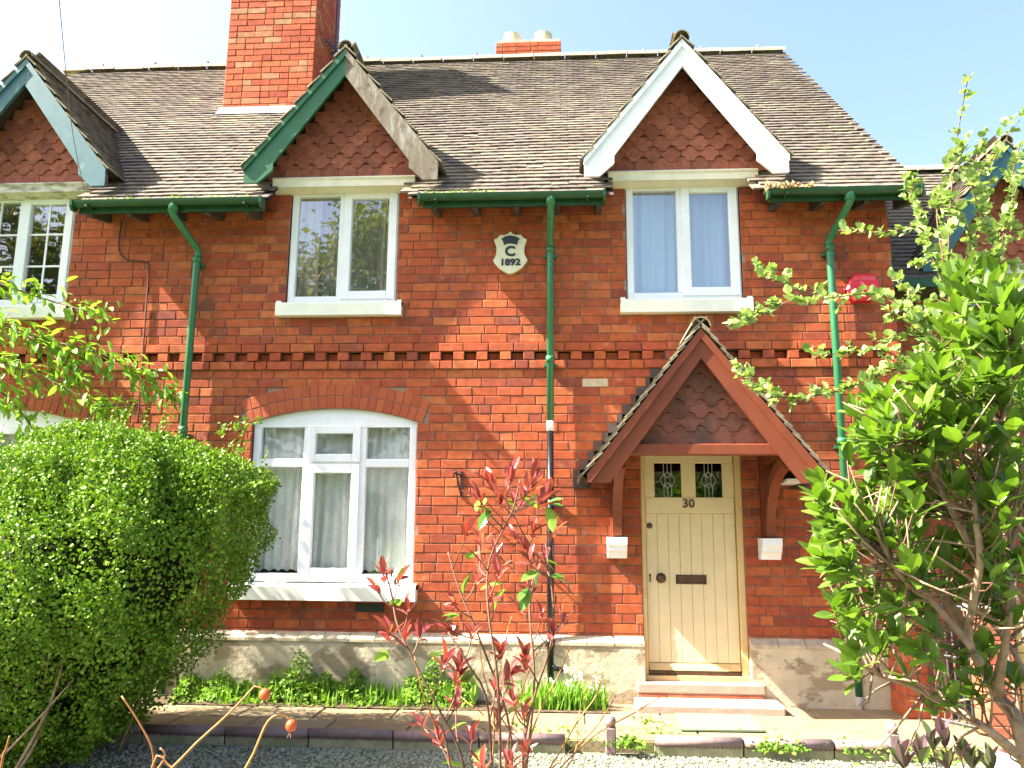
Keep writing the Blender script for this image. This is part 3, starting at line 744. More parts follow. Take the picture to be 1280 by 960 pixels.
curtain('net_curtain', -6.05, -4.63, 1.05, 2.40, .15, 'net', .014, .1, 'pale net curtain behind the small panes of the arched window at the hedge', .02)
MB().box(-1.86, -1.60, -.006, .03, .715, .79).build('air_brick', 'window_vent', house)
# pale patched brick left of the porch
M = MAT((.28, -.004, 2.774)); link('patched_brick', shape_mesh(brick_shape(.235, .075, 1), 'cap'), house, M)['label'] = 'pale replaced brick beside the porch roof'

# ------------------------------------------------------------------ plinth
def plinth(par, x0, x1):
    pr = [(-.085, -.12), (.02, -.12), (.02, .50), (-.085, .475)]
    return MB().prism(pr, x0, x1, 'x').build('plinth', 'render', par)
for x0, x1, par in ((-3.497, .672, house), (1.565, 3.02, house), (-7.25, -3.503, left)):
    pl = plinth(par, x0, x1); x = x0
    while x < x1-.02:
        w = min(.23, x1-x); jx = random.uniform(-.003, .003)
        pr = [(-.092+jx, .470), (-.092+jx, .495), (.015, .552), (.015, .49)]
        MB().prism(pr, x+.003, x+w-.003, 'x').build('capping_tile', 'cap', pl); x += w

# ------------------------------------------------------------------ eaves, gutters, pipes
def gutter(par, x0, x1, sag=0):
    g = MB(); n = 9; xs = np.linspace(x0, x1, 7); V = []
    for i, x in enumerate(xs):
        dz = -sag*math.sin(math.pi*i/6)
        for rr in (.049, .044):
            for k in range(n):
                a = math.pi*(k/(n-1)); V.append((x, -.40-rr*math.cos(a), 4.455+dz-rr*math.sin(a)*1.15))
    F = []
    for i in range(len(xs)-1):
        o = i*2*n; p = o+2*n
        for k in range(n-1): F += [(o+k, p+k, p+k+1, o+k+1), (o+n+k, o+n+k+1, p+n+k+1, p+n+k)]
        F += [(o, o+n, p+n, p), (o+n-1, p+n-1, p+2*n-1, o+2*n-1)]
    for x in (0, len(xs)-1):
        o = x*2*n; F.append(tuple(range(o, o+n)))
    g.add(V, F)
    for x in np.linspace(x0+.15, x1-.15, max(2, int((x1-x0)/.7))): g.box(x-.012, x+.012, -.46, -.33, 4.385, 4.40)
    o = g.build('gutter', 'gutter_paint', par, False)
    for x, d in ((x0, -1), (x1, 1)): MB().prism([(-.46, 4.46), (-.34, 4.46), (-.345, 4.40), (-.37, 4.36), (-.43, 4.36), (-.455, 4.40)], x-.012, x+.012, 'x').build('stop_end', 'gutter_paint', o)
    return o
def eaves(par, x0, x1):
    e = MB().box(x0, x1, -.345, -.315, 4.36, 4.455)
    e.add([(x0, -.315, 4.37), (x1, -.315, 4.37), (x1, .02, 4.50), (x0, .02, 4.50)], [(3, 2, 1, 0)])
    e.build('fascia', 'gutter_paint', par)
    x = x0+.1
    while x < x1:
        MB().prism([(-.33, 4.33), (-.33, 4.365), (.0, 4.49), (.0, 4.40)], x-.025, x+.025, 'x').build('rafter_foot', 'roof_deck', par); x += .38
for a, b, p in ((-4.61, -2.80, left), (-1.32, .362, house), (1.82, 3.14, house)):
    eaves(p, a+.02, b); gutter(p, a, b, .012 if a > 0 else 0)
MB().box(-7.3, -6.1, -.44, -.34, 4.37, 4.455).build('gutter', 'gutter_paint', left)
def smooth_path(P, n=6):
    P = [np.asarray(p, float) for p in P]; out = []
    for i in range(len(P)-1):
        a, b, c, d = P[max(i-1, 0)], P[i], P[i+1], P[min(i+2, len(P)-1)]
        for t in np.linspace(0, 1, n, endpoint=False):
            out.append(.5*((2*b)+(-a+c)*t+(2*a-5*b+4*c-d)*t*t+(-a+3*b-3*c+d)*t**3))
    return out+[P[-1]]
def drainpipe(par, x, top, zcuts, ms, r=.034, joints=(3.2, 2.0)):
    yp = -.075
    neck = smooth_path([(top[0], -.39, 4.41), (top[0], -.385, 4.33), ((top[0]+x)/2, -.23, 4.20), (x, yp-.01, 4.08), (x, yp, 3.98), (x, yp, 3.88)], 6)+[np.array([x, yp, zcuts[0]])]
    main = MB().tube(neck, r, 12).build('drainpipe', ms[0], par, True)
    for k in range(1, len(zcuts)):
        MB().tube([(x, yp, zcuts[k-1]), (x, yp, zcuts[k])], r*(1.0 if k % 2 else .92), 12).build('lower_pipe', ms[k], main, True)
    for z in joints:
        MB().tube([(x, yp, z), (x, yp, z+.06)], r+.009, 12).build('collar', ms[0] if z > zcuts[0] else ms[-1], main, True)
        MB().box(x-.06, x+.06, yp+.03, .01, z-.03, z-.005).build('bracket', ms[0] if z > zcuts[0] else ms[-1], main)
    MB().tube([(top[0], -.39, 4.43), (top[0], -.39, 4.34)], r+.012, 12).build('outlet', ms[0], main, True)
drainpipe(left, -3.53, (-3.65,), (-.05,), ('pipe_sunlit_green',), joints=(3.95, 2.3))
drainpipe(house, -.13, (-.12,), (2.41, 2.32, .02), ('pipe_sunlit_green', 'white_paint', 'pipe_black'), .033, (4.0, 2.95, 1.72, .46))
MB().tube([(-.13, -.075, .32), (-.09, -.09, .28), (-.02, -.10, .27)], .02, 8).build('waste_spur', 'pipe_black', house, True)
drainpipe(house, 2.43, (2.53,), (.10, -.06), ('pipe_sunlit_green', 'concrete'), .034, (3.98, 2.2, .55))
gw = []
wk = [shape(('sprig', i), lambda: ([(-.5, 0, 0), (.5, 0, 0), (.3, .1, .6), (0, .25, 1), (-.3, .1, .6)], [(0, 1, 2, 4), (4, 2, 3)])) for i in range(1)]
for i in range(520):
    x = 1.80+rng.random()**1.6*.42; M = MAT((x, -.42+rng.uniform(-.06, .09), 4.44+rng.uniform(-.01, .03)))@ROT('Z', rng.uniform(0, 6.3))@ROT('X', rng.uniform(-.7, .7)); s = rng.uniform(.012, .04)*(1.25-(x-1.8)); M[:3, :3] *= s; gw.append((wk[0], M))
tag(merged('gutter_sedum', gw, 'sedum', None), 'pinkish sedum growing out of the gutter end under the white gable', 'plant')
gw = []
for i in range(420):
    x = rng.choice((rng.uniform(-4.5, -2.85), rng.uniform(-1.3, -.6))); M = MAT((x, -.41+rng.uniform(-.05, .05), 4.455+rng.uniform(-.005, .01)))@ROT('Z', rng.uniform(0, 6.3))@ROT('X', rng.uniform(-1, 1)); M[:3, :3] *= rng.uniform(.008, .026); gw.append((wk[0], M))
tag(merged('gutter_moss', gw, 'weed', None), 'moss and seedlings along the dark green gutters', 'moss')

# ------------------------------------------------------------------ door
dx0, dx1, dz0, dz1 = .712, 1.505, .265, 2.15
df = MB(); bar(df, .672, .712, .19, 2.19, .015, .13); bar(df, 1.505, 1.562, .19, 2.19, .015, .13); bar(df, .712, 1.505, 2.15, 2.19, .016, .13)
df.build('door_frame', 'door_frame_paint', house)
MB().box(.66, 1.60, -.02, .13, .185, .225).build('threshold', 'door_frame_paint', house)
d = MB(); yd = .055
# rails round the two lights
gl = [(.800, 1.040), (1.165, 1.402)]; ga, gb = 1.742, 2.045
bar(d, dx0+.003, dx1-.003, 1.60, ga, yd, yd+.045); bar(d, dx0+.003, dx1-.003, gb, dz1-.002, yd, yd+.045)
for a, b in ((dx0+.003, gl[0][0]), (gl[0][1], gl[1][0]), (gl[1][1], dx1-.003)): d.box(a, b, yd, yd+.045, ga, gb)
d.box(dx0+.003, dx1-.003, yd+.012, yd+.045, dz0, 1.60)
door = d.build('door', 'door_paint', house)
bx = np.linspace(dx0+.004, dx1-.004, 9)
for a, b in zip(bx[:-1], bx[1:]): MB().box(a+.0012, b-.0012, yd+.001+random.uniform(0, .0015), yd+.02, dz0+.06, 1.598, .0035).build('door_board', 'door_paint', door)
MB().prism([(yd-.03, dz0+.0), (yd+.0, dz0+.0), (yd+.0, dz0+.055), (yd-.006, dz0+.055)], dx0+.01, dx1-.01, 'x').build('weather_strip', 'door_frame_paint', door)
MB().box(dx0, dx1, .02, .1, .225, .258).build('sill_bar', 'brass', door)
for a, b in gl:
    MB().box(a-.003, b+.003, yd+.02, yd+.026, ga-.003, gb+.003).build('leaded_pane', 'pane_lead', door)
    MB().box(a-.003, b+.003, yd+.05, yd+.055, ga-.003, gb+.003).build('pane_back', 'black_paint', door)
    c = (a+b)/2; zc = (ga+gb)/2; ld = MB(); yl = yd+.012
    def came(p, q): ld.tube([(p[0], yl+.004, p[1]), (q[0], yl+.004, q[1])], .0035, 5)
    for o in (-.034, 0, .034):
        came((c+o, gb), (c+o, zc+.062 if o else zc+.075)); came((c+o, ga), (c+o, zc-.062 if o else zc-.075))
    for sx in (-1, 1):
        for sz in (-1, 1):
            came((c+sx*.034, zc+sz*.062), (c+sx*.066, zc)); came((c+sx*.034, zc+sz*.062), (c, zc+sz*.02)); came((c, zc+sz*.075), (c-sx*.034, zc+sz*.035)); came((c+sx*.034, zc+sz*.062), (c+sx*.02, zc))
    ld.build('lead_strip', 'lead', door)
    dk = MB()
    for sx in (-1, 1): dk.prism([(c+sx*.022, zc), (c+sx*.042, zc+.045), (c+sx*.064, zc), (c+sx*.042, zc-.045)], yd+.017, yd+.019)
    dk.build('dark_diamond', 'black_paint', door)
lb = MB(); frame_ring(lb, .968, 1.234, .985, 1.065, .016, yd-.008, yd+.004); lb.box(.984, 1.218, yd-.004, yd+.003, 1.0, 1.05); lb.build('letterbox', 'brass', door)
kb = MB().tube([(.840, yd, 1.035), (.840, yd-.02, 1.035), (.840, yd-.035, 1.035)], [.045, .02, .018], 14); kb.ball((.840, yd-.05, 1.035), (.036, .024, .036), 14, 8); kb.build('knob', 'brass', door, True)
MB().ball((.750, yd-.004, 1.487), (.026, .012, .026), 12, 6).build('latch', 'brass', door, True)
kh = MB().box(.739, .750, yd-.004, yd+.002, 1.00, 1.05); kh.ball((.7445, yd, 1.06), (.010, .004, .012), 10, 6); kh.build('keyhole', 'black_paint', door)
def text_part(s, size, x, y, z, m, parent, name, ext=.004, bold=.0, sx=1.0):
    cu = bpy.data.curves.new(name, 'FONT'); cu.body = s; cu.size = size; cu.extrude = ext; cu.align_x = 'CENTER'; cu.align_y = 'CENTER'; cu.offset = bold; cu.resolution_u = 3
    o = bpy.data.objects.new(name, cu); COL.objects.link(o); bpy.context.view_layer.update()
    me = bpy.data.meshes.new_from_object(o.evaluated_get(bpy.context.evaluated_depsgraph_get())); bpy.data.objects.remove(o)
    me.materials.clear(); me.materials.append(MATS[m])
    M = MAT((x, y, z), X=(sx, 0, 0), Y=(0, 0, 1), Z=(0, -1, 0)); return link(name, me, parent, M)
text_part('30', .105, 1.098, yd-.003, 1.682, 'brass', door, 'house_number', .005, .002, 1.05)
# steps
MB().box(.60, 1.66, -.13, .02, .10, .185, .012).build('step', 'step_stone', house)
bs = MB().box(.61, 1.65, -.12, .01, -.02, .098).build('step_base', 'mortar', house); x = .62
while x < 1.6:
    w = min(.225, 1.645-x); link('brick', shape_mesh(brick_shape(w-.01, .07, 1), 'pier_brick'), bs, MAT((x+w/2, -.125, .055))); x += w
MB().box(.57, 1.74, -.44, -.126, -.01, .068, .014).build('step', 'step_stone', house)
mt = MB().add([(.83, -1.07, .010), (1.43, -1.04, .010), (1.46, -.50, .010), (.86, -.50, .010), (.83, -1.07, .022), (1.43, -1.04, .022), (1.46, -.50, .022), (.86, -.50, .022)], [(4, 5, 6, 7), (0, 1, 5, 4), (1, 2, 6, 5), (3, 0, 4, 7), (2, 3, 7, 6)])
tag(mt.build('doormat', 'mat_green'), 'pale green doormat lying on the paving before the front step', 'doormat')

# ------------------------------------------------------------------ porch
pc = 1.105; yP = -.85
porch = MB()
for s in (-1, 1):
    V = []
    for d, z in ((0, 3.075), (.955, 1.86)):
        for y in (yP+.01, -.0): V += [(pc+s*d, y, z), (pc+s*d*.97, y, z-.04)]
    porch.add(V, [(0, 4, 6, 2), (1, 3, 7, 5), (4, 5, 7, 6)])
porch = porch.build('porch', 'roof_deck', house)
tri = MB().add([(pc-.62, yP+.17, 2.08), (pc+.62, yP+.17, 2.08), (pc, yP+.17, 2.92)], [(0, 1, 2)]).build('porch_gable', 'roof_deck', house)
hung(tri, pc, yP+.15, 2.135, 2.92, .60, 'porch_hung_tile', w=.172, g=.108)
for s in (-1, 1):
    O = [(0, 3.055), (.925, 1.87), (.915, 1.81), (.745, 1.81), (0, 2.815)]
    bb = MB().prism([(pc+s*x, z) for x, z in O], yP, yP+.04).build('bargeboard', 'porch_paint', porch)
    O = [(0, 3.062), (.932, 1.875), (.928, 1.81), (.90, 1.81), (0, 2.975)]
    MB().prism([(pc+s*x, z) for x, z in O], yP-.022, yP+.005).build('moulding', 'porch_paint', bb)
MB().box(pc-.60, pc+.60, yP+.042, yP+.13, 2.035, 2.125, .008).build('porch_beam', 'porch_paint', house)
for s in (-1, 1):
    x = pc+s*.655
    MB().box(x-.045, x+.045, yP+.02, -.002, 2.02, 2.11).build('porch_beam', 'porch_paint', house)
    MB().box(x-.05, x+.05, -.06, -.002, 1.38, 2.02).build('wall_post', 'porch_paint', house)
    ou, iN = [], []
    for t in np.linspace(0, 1, 9):
        a = t*math.pi/2
        ou.append((-.055-.68*(1-math.cos(a)), 1.40+.62*math.sin(a))); 
        iN.append((-.055-.10-.60*(1-math.cos(a)), 1.40+.53*math.sin(a)))
    MB().prism(ou+iN[::-1], x-.04, x+.04, 'x').build('brace', 'porch_paint', house)
    cb = [(.0, 1.385), (-.19, 1.385), (-.19, 1.325), (-.165, 1.30), (-.165, 1.275), (-.14, 1.255), (-.11, 1.205), (.0, 1.205)]
    MB().prism(cb, x-.083, x+.083, 'x').build('corbel', 'white_paint', house)
MB().box(1.83, 1.99, -.5, -.02, 1.845, 1.87).build('soffit_board', 'white_paint', porch)
for s in (-1, 1):
    for k in range(16):
        z = 1.86+k*COURSE; d = (3.075-z)/1.285
        if d < .06: continue
        MB().box(pc+s*(d-.07), pc+s*(d+.088+.012*math.sin(k*3)), -.012, .0, z-.05, z+COURSE+.035).build('step_flashing', 'sooty_lead', porch)
pt = []
sg, cg = math.sin(math.atan(1.285)), math.cos(math.atan(1.285))
for s in (-1, 1):
    Vv = np.array([-s*cg, 0, sg]); Nn = np.array([s*sg, 0, cg]); U = np.array([0, 1, 0]); r = 0
    while r*GAUGE < .985/cg-.03:
        y = yP-.03+.08+(r % 2)*.0825*0; first = True
        while y < -.05:
            deck_tile(pt, porch, np.array([pc+s*.985, y, 1.845]), U if s > 0 else -U, Vv, Nn, r*GAUGE, 0, 'verge_tile')
            y += .165; first = False
        r += 1
pieces('roof_tile', pt, 0 if False else 90, hide=False, stuff='roof_tile')
key = ridge_shape(.28); y = yP-.04
while y < -.2:
    M = MAT((pc, y, 3.115), X=(0, 1, 0), Y=(-1, 0, 0))@ROT('Y', random.uniform(-.01, .02)); M[:3, 1] *= .7; M[:3, 2] *= .8
    link('ridge_tile', shape_mesh(key, 'verge_tile'), porch, M); y += .285

# ------------------------------------------------------------------ things on the wall
pq = empty('date_plaque', (-.51, -.02, 4.02), 'cream shield plaque marked C 1892 on the brick wall', 'plaque')
def shield():
    Hh = [(400, 190), (430, 222), (470, 243), (545, 243), (575, 285), (622, 308), (606, 350), (590, 400), (585, 450), (590, 505), (610, 560), (632, 592), (600, 640), (560, 690), (500, 735), (440, 768), (400, 778)]
    P = [((x-403)/10.67, (485-y)/10.67) for x, y in Hh]; P = [(a/131, b/131) for a, b in P]
    return P+[(-a, b) for a, b in P[-2:0:-1]]
MB().prism([(-.508+a, 4.022+b) for a, b in shield()], -.045, -.002).build('shield', 'cream', pq)
cap = [(285, 300), (330, 268), (400, 252), (470, 268), (527, 298), (505, 330), (492, 385), (450, 368), (400, 362), (355, 368), (318, 382), (308, 335)]
MB().prism([(-.508+(x-403)/10.67/131, 4.022+(485-y)/10.67/131) for x, y in cap], -.052, -.044).build('crest', 'black_paint', pq)
text_part('C', .135, -.510, -.046, 4.028, 'black_paint', pq, 'letter', .005, .005, 1.05)
text_part('1892', .087, -.508, -.046, 3.922, 'black_paint', pq, 'date', .005, .004, 1.12)
al = empty('alarm_box', (2.69, -.05, 3.63), 'red burglar alarm box high on the right of the wall', 'alarm box')
pts = [(2.635, 3.755), (2.80, 3.755), (2.85, 3.68), (2.835, 3.60), (2.775, 3.50), (2.615, 3.50), (2.55, 3.61), (2.585, 3.69)]
V = [(a, -.085, b) for a, b in pts]; cx_, cz_ = 2.695, 3.63
fr = [(cx_+(a-cx_)*.86, -.105, cz_+(b-cz_)*.86) for a, b in pts]; bk = [(a, -.002, b) for a, b in pts]; n = len(pts)
MB().add(fr+V+bk, [tuple(range(n))]+[(i, i+n, (i+1) % n+n, (i+1) % n) for i in range(n)]+[(i+n, i+2*n, (i+1) % n+2*n, (i+1) % n+n) for i in range(n)]).build('casing', 'red_plastic', al)
text_part('ACTRONS', .043, 2.712, -.106, 3.705, 'alarm_pink', al, 'lettering', .0015)
MB().prism([(2.665, 3.675), (2.69, 3.675), (2.80, 3.545), (2.765, 3.535)], -.1075, -.1045).build('diagonal_stripe', 'alarm_pink', al)  # pink diagonal stripe across the casing
bk = MB().box(-.945, -.925, -.012, .0, 1.73, 1.96); bk.tube(smooth_path([(-.935, -.012, 1.75), (-.94, -.10, 1.80), (-.95, -.22, 1.90), (-.955, -.25, 1.93)]), .008, 6); bk.tube([(-.935, -.01, 1.92), (-.955, -.27, 1.925)], .008, 6); bk.ball((-.957, -.28, 1.93), .016, 8, 6)
tag(bk.build('hanging_bracket', 'black_paint'), 'small black iron basket bracket on the brick wall right of the arched window', 'bracket')
cb = MB().tube(smooth_path([(-4.35, -.02, 4.40), (-4.36, -.015, 4.15), (-4.28, -.015, 4.02), (-4.06, -.015, 3.98), (-4.03, -.015, 3.85), (-4.02, -.015, 3.3), (-4.0, -.015, 2.4)]), .008, 5); cb.build('wall_cable', 'cable', left, True)
tw = MB().tube(smooth_path([at(60, -160, -5), at(74, 0, -3.5), at(90, 160, -1.6), at(105, 236, -.38)], 8), .0028, 5)
tag(tw.build('telephone_wire', 'wire', None, True), 'thin telephone wire coming down from the sky to the left eaves', 'wire')

# ------------------------------------------------------------------ right-hand neighbour, set back
DX, DY, DZ = 3.39, 1.0, -.63
ym = lambda z: (z-3.92)/S+.62
wr = MB(); cR = GABLES[2]+DX; wL, wR_ = cR-.528, cR+.528
bR = []
wr.add([(3.0, DY+.01, -.1), (wL, DY+.01, -.1), (wL, DY+.01, 3.88), (3.0, DY+.01, 3.88)], [(0, 1, 2, 3)])
wr.add([(wR_, DY+.01, -.1), (9, DY+.01, -.1), (9, DY+.01, 3.88), (wR_, DY+.01, 3.88)], [(0, 1, 2, 3)])
wr.add([(wL, DY+.01, -.1), (wR_, DY+.01, -.1), (wR_, DY+.01, 2.93), (wL, DY+.01, 2.93)], [(0, 1, 2, 3)])
wr = wr.build('wall', 'mortar', right_house)
z = 0.0; r = 0
while z < 4.0:
    x = 3.02-(.12 if r % 2 else 0)
    while x < 5.6:
        l = ST if (r+int(x*9)) % 4 else HD; a, b = max(x, 3.02), x+l; zc = z+COURSE/2
        for p, q in split(a, b, [(wL, wR_)] if 2.9 < zc < 4.1 else []):
            if q-p > .03 and not (zc > 3.86 and abs((p+q)/2-cR) > .66): place_brick(bR, wr, p+J/2, q-J/2, z+J/2, z+COURSE-J/2, DY, 'brick')
        x += l
    z += COURSE; r += 1
pieces('brick', bR, 40)
tR = []
gable(right_house, cR, DY, DZ, ('teal_paint', 'teal_paint'), tR, ymain=ym)
rd = MB(); zl = 3.92; yl = .62; yr = 2.85; zr = zl+S*(yr-yl)
for a, b, y0 in ((3.25, cR-.66, yl), (cR-.66, cR+.66, 1.03), (cR+.66, 9.5, yl)):
    rd.add([(a, y0, zl+S*(y0-yl)-.035), (b, y0, zl+S*(y0-yl)-.035), (b, yr, zr-.035), (a, yr, zr-.035)], [(0, 1, 2, 3)])
rd.add([(3.25, yr, zr-.035), (9.5, yr, zr-.035), (9.5, 5.2, 3.9), (3.25, 5.2, 3.9)], [(0, 1, 2, 3)])
rd = rd.build('roof', 'roof_deck', right_house)
for r in range(int(math.hypot(yr-yl, zr-zl)/GAUGE)+1):
    s = r*GAUGE; x = 3.25+.08+(r % 2)*.0825
    while x < 6.2:
        p = np.array([x, yl, zl])+Vd*(s+.05); dd = abs(x-cR)
        if not ((dd < .66 and p[1] < 1.06) or (p[1] >= 1.04 and dd < (6.02+DZ-p[2])/GS-.14 and dd < .86)):
            deck_tile(tR, rd, np.array([x, yl, zl]), (1, 0, 0), Vd, Nd, s, 0)
        x += .165
pieces('roof_tile', tR, 120, hide=False)
x = 3.25
while x < 6.2: link('ridge_tile', shape_mesh(rk, 'ridge_tile'), rd, MAT((x, yr, zr+.03))); x += .452
MB().box(3.22, cR-.80, .54, .64, 3.82, 3.91).build('gutter', 'gutter_paint', right_house)
MB().box(3.22, cR-.72, .60, 1.0, 3.80, 3.83).build('soffit', 'roof_deck', right_house)
lintel(right_house, cR, 'old_paint', DY, DZ)
upper_window(right_house, cR, False, DY, DZ)
curtain('curtain', cR-.5, cR+.5, 2.96, 4.06, DY+.18, 'blue_curtain', .02, .12, 'bluish curtain in the upper window of the set back right hand house')

# side gate, piers and low wall right of the house
pier = empty('brick_pier', (2.90, -.3, -.09), 'dark red brick pier at the house corner beside the iron gate', 'pier')
def pier_of(root, x0, x1, y0, y1, z1, m):
    b = MB().box(x0+.01, x1-.01, y0+.01, y1-.01, -.09, z1).build('core', 'mortar', root); z = -.085; r = 0; it = []
    while z < z1-.02:
        zb = min(z+COURSE, z1)
        for face in 'fl':
            L = x1-x0 if face == 'f' else y1-y0; p = 0
            i = 0
            while p < L-.02:
                q = min(L, p+(HD if (r+i) % 2 else ST))
                if L-q < .04: q = L
                k = brick_shape(q-p-J, zb-z-J, i % 4, .03)
                if face == 'f': M = MAT((x0+(p+q)/2, y0+random.uniform(-.002, .002), (z+zb)/2))
                else: M = MAT((x0+random.uniform(-.002, .002), y1-(p+q)/2, (z+zb)/2), X=(0, -1, 0), Y=(1, 0, 0))
                it.append((k, M, b, m)); p = q; i += 1
        z = zb; r += 1
    pieces('brick', it, 120, hide=False); return b
pier_of(pier, 2.68, 3.02, -.42, -.09, 1.30, 'brick')
pier2 = empty('brick_pier', (3.2, -.9, -.09), 'sunlit pinkish brick pier right of the iron gate', 'pier')
pier_of(pier2, 3.02, 3.24, -1.05, -.80, .86, 'pier_brick')
MB().box(3.0, 3.26, -1.07, -.78, .86, .91, .01).build('coping', 'concrete', pier2)
lw = empty('low_wall', (3.9, -1.0, -.09), 'low yellow block wall with stone coping at the right edge', 'wall')
pier_of(lw, 3.26, 4.6, -1.02, -.84, .80, 'yellow_block')
MB().box(3.265, 4.65, -1.06, -.80, .80, .87, .01).build('coping', 'concrete', lw)
gt = empty('iron_gate', (3.0, -.75, -.09), 'rusty iron gate of thin upright bars between the brick piers', 'gate')
ga_, gb_ = np.array([2.86, -.44]), np.array([3.06, -.80])
for k in range(8):
    p = ga_+(gb_-ga_)*k/7; MB().tube([(p[0], p[1], -.04), (p[0], p[1], .92+.05*math.sin(math.pi*k/7))], .008, 6).build('bar', 'iron', gt)
for z in (.02, .5, .88): MB().tube([(ga_[0], ga_[1], z), (gb_[0], gb_[1], z)], .010, 6).build('rail', 'iron', gt)
bw = MB().tube([(2.86, -1.62, -.085), (2.86, -1.62, -.07), (2.86, -1.62, .02), (2.86, -1.62, .03), (2.86, -1.62, .02), (2.86, -1.62, -.06)], [.12, .14, .20, .21, .19, .12], 24)
tag(bw.build('enamel_bowl', 'enamel', None, True), 'round white enamel bowl on the ground near the low wall', 'bowl')

# ------------------------------------------------------------------ leaves and plants
def leaf_shape(key, L, W, fold=.25, curl=.15, tip=1.0):
    def fn():
        ys = [0, .12, .35, .6, .82, 1.0]; ws = [.04, .28, .46, .5, .33, .0]
        V = []; 
        for y_, w_ in zip(ys, ws):
            z_ = -curl*L*y_*y_
            V += [(-w_*W, y_*L, z_+fold*w_*W), (0, y_*L, z_), (w_*W, y_*L, z_+fold*w_*W)]
        F = []
        for i in range(5):
            a = i*3; b = a+3
            if i < 4: F += [(a, a+1, b+1, b), (a+1, a+2, b+2, b+1)]
            else: F += [(a, a+1, b+1), (a+1, a+2, b+1)]
        return V, F
    return shape((key, L, W, curl), fn)
def lobed_shape(key, L):
    def fn():
        P = [(0, 0), (.26, .0), (.46, .2), (.44, .38), (.50, .56), (.30, .70), (.16, .92), (-.16, .92), (-.30, .70), (-.50, .56), (-.44, .38), (-.46, .2), (-.26, .0)]
        V = [(0, .42*L, -.05*L)]+[(a*L, b*L, .10*L*abs(a)*2-.12*L*b*b) for a, b in P]; n = len(P)
        return V, [(0, 1+i, 1+(i+1) % n) for i in range(n)]
    return shape((key, L), fn)
def small_leaf_shape(key):
    return shape(key, lambda: ([(0, 0, 0), (.5, .45, .10), (0, 1, -.06), (-.5, .45, .10), (0, .5, 0)], [(0, 1, 4), (1, 2, 4), (2, 3, 4), (3, 0, 4)]))
def unit(v): v = np.asarray(v, float); return v/(np.linalg.norm(v)+1e-9)
def orient(p, d, up, s=1.0, roll=0.0):            # +y along d, +z near up
    Yv = unit(d); X = np.cross(Yv, up); X = unit(X) if np.linalg.norm(X) > 1e-3 else np.array([1., 0, 0]); Z = np.cross(X, Yv)
    M = MAT(p, X, Yv, Z)@ROT('Y', roll); M[:3, :3] *= s; return M
def rdir(): return unit(rng.normal(size=3))
UP = np.array([0, 0, 1.0])
def plant(name, loc, label, cat, group=None): return empty(name, loc, label, cat, group)
def stem(par, pts, r, m='twig', name='stem', n=6, sub=4):
    P = smooth_path(pts, sub); k = len(P); r0, r1 = r
    return MB().tube(P, [r0+(r1-r0)*i/(k-1) for i in range(k)], n).build(name, m, par, True)
def whorl(items, key, p, d, n, spread, s, par, m, up_bias=.3):
    d = unit(d); a = unit(np.cross(d, UP+.01)); b = np.cross(d, a); w0 = rng.uniform(0, 6.3)
    for i in range(n):
        w = w0+i*2.4+rng.uniform(-.3, .3); sp = spread*rng.uniform(.6, 1.15)*(.45+.55*i/max(1, n-1))
        q = unit(d*math.cos(sp)+(a*math.cos(w)+b*math.sin(w))*math.sin(sp)+UP*up_bias*.3)
        items.append((key if not isinstance(key, list) else key[i % len(key)], orient(np.asarray(p)-d*.01*i, q, UP+.5*d+.3*rdir(), s*rng.uniform(.7, 1.12), rng.uniform(-.5, .5)), par, m))

# --- clipped hedge on the left
hedge = plant('hedge', (-3.6, -1.9, -.09), 'clipped bright green privet hedge in front of the left house', 'hedge')
HC = np.array([-3.92, -1.95]);
def hedge_pt(u, v, k):
    """u: direction round the plan, v: 0 bottom .. 1 top, k: fraction of the radius."""
    zt = 2.02+.10*math.sin(u*3+1)+.06*math.sin(u*7)
    return zt
HH = np.array([1.90, 1.12, 1.12])
def rounded(q, P=3.4):
    return q/((np.abs(q/HH)**P).sum(1)**(1/P))[:, None]
def hedge_surface(n):
    q = rng.uniform(-1, 1, (n, 3))*HH
    w = np.array([HH[1]*HH[2]*1.1, HH[0]*HH[2]*.9, HH[0]*HH[1]*.75]); f = rng.choice(3, n, p=w/w.sum()); sg = rng.choice((-1, 1), n, p=(.3, .7))
    sg = np.where(f == 1, -sg, sg)                      # right, front and top faces carry most leaves
    q[np.arange(n), f] = HH[f]*sg
    return rounded(q)
def hedge_warp(P):
    x, y, z = P[:, 0], P[:, 1], P[:, 2]
    bulge = 1+.05*np.sin(x*4.1+z*3)+.05*np.sin(y*5.3+z*4.2+1)+.035*np.sin(x*9+y*7+z*4)+.03*np.sin(z*11+x*6)+.02*np.sin(x*23+z*19)+.02*np.sin(y*21+z*17+x*5)
    zz = z*1.0; narrow = 1-.29*np.clip((.85-z)/1.1, 0, 1.6)
    X = HC[0]+x*bulge*narrow; Y = HC[1]+y*bulge*(1-np.where(y < 0, .58, .25)*np.clip((.50-z)/1.4, 0, 1.1)); Z = .86+zz*(1+.05*np.sin(x*3.1+y*2)+.035*np.sin(x*8+y*9))
    Y = Y+np.clip((z-.05)/1.05, 0, 1)*np.clip(-y/1.05, 0, 1)*.62
    Z = Z+np.clip(z/1.12, 0, 1)*(.13*np.clip((x+.4)/1.8, 0, 1)-.34*np.clip((-x+.5)/2.2, 0, 1))
    return np.stack([X, Y, Z], 1)
pk = small_leaf_shape('privet_leaf')
n = 200000
P0 = hedge_surface(n); P1 = hedge_warp(P0); ctr = np.array([HC[0], HC[1], .9])
D = P1-ctr; D /= np.linalg.norm(D, axis=1)[:, None]
depth = rng.exponential(.11, n); P1 = P1-D*np.minimum(depth, .35)[:, None]+rng.normal(0, .012, (n, 3))
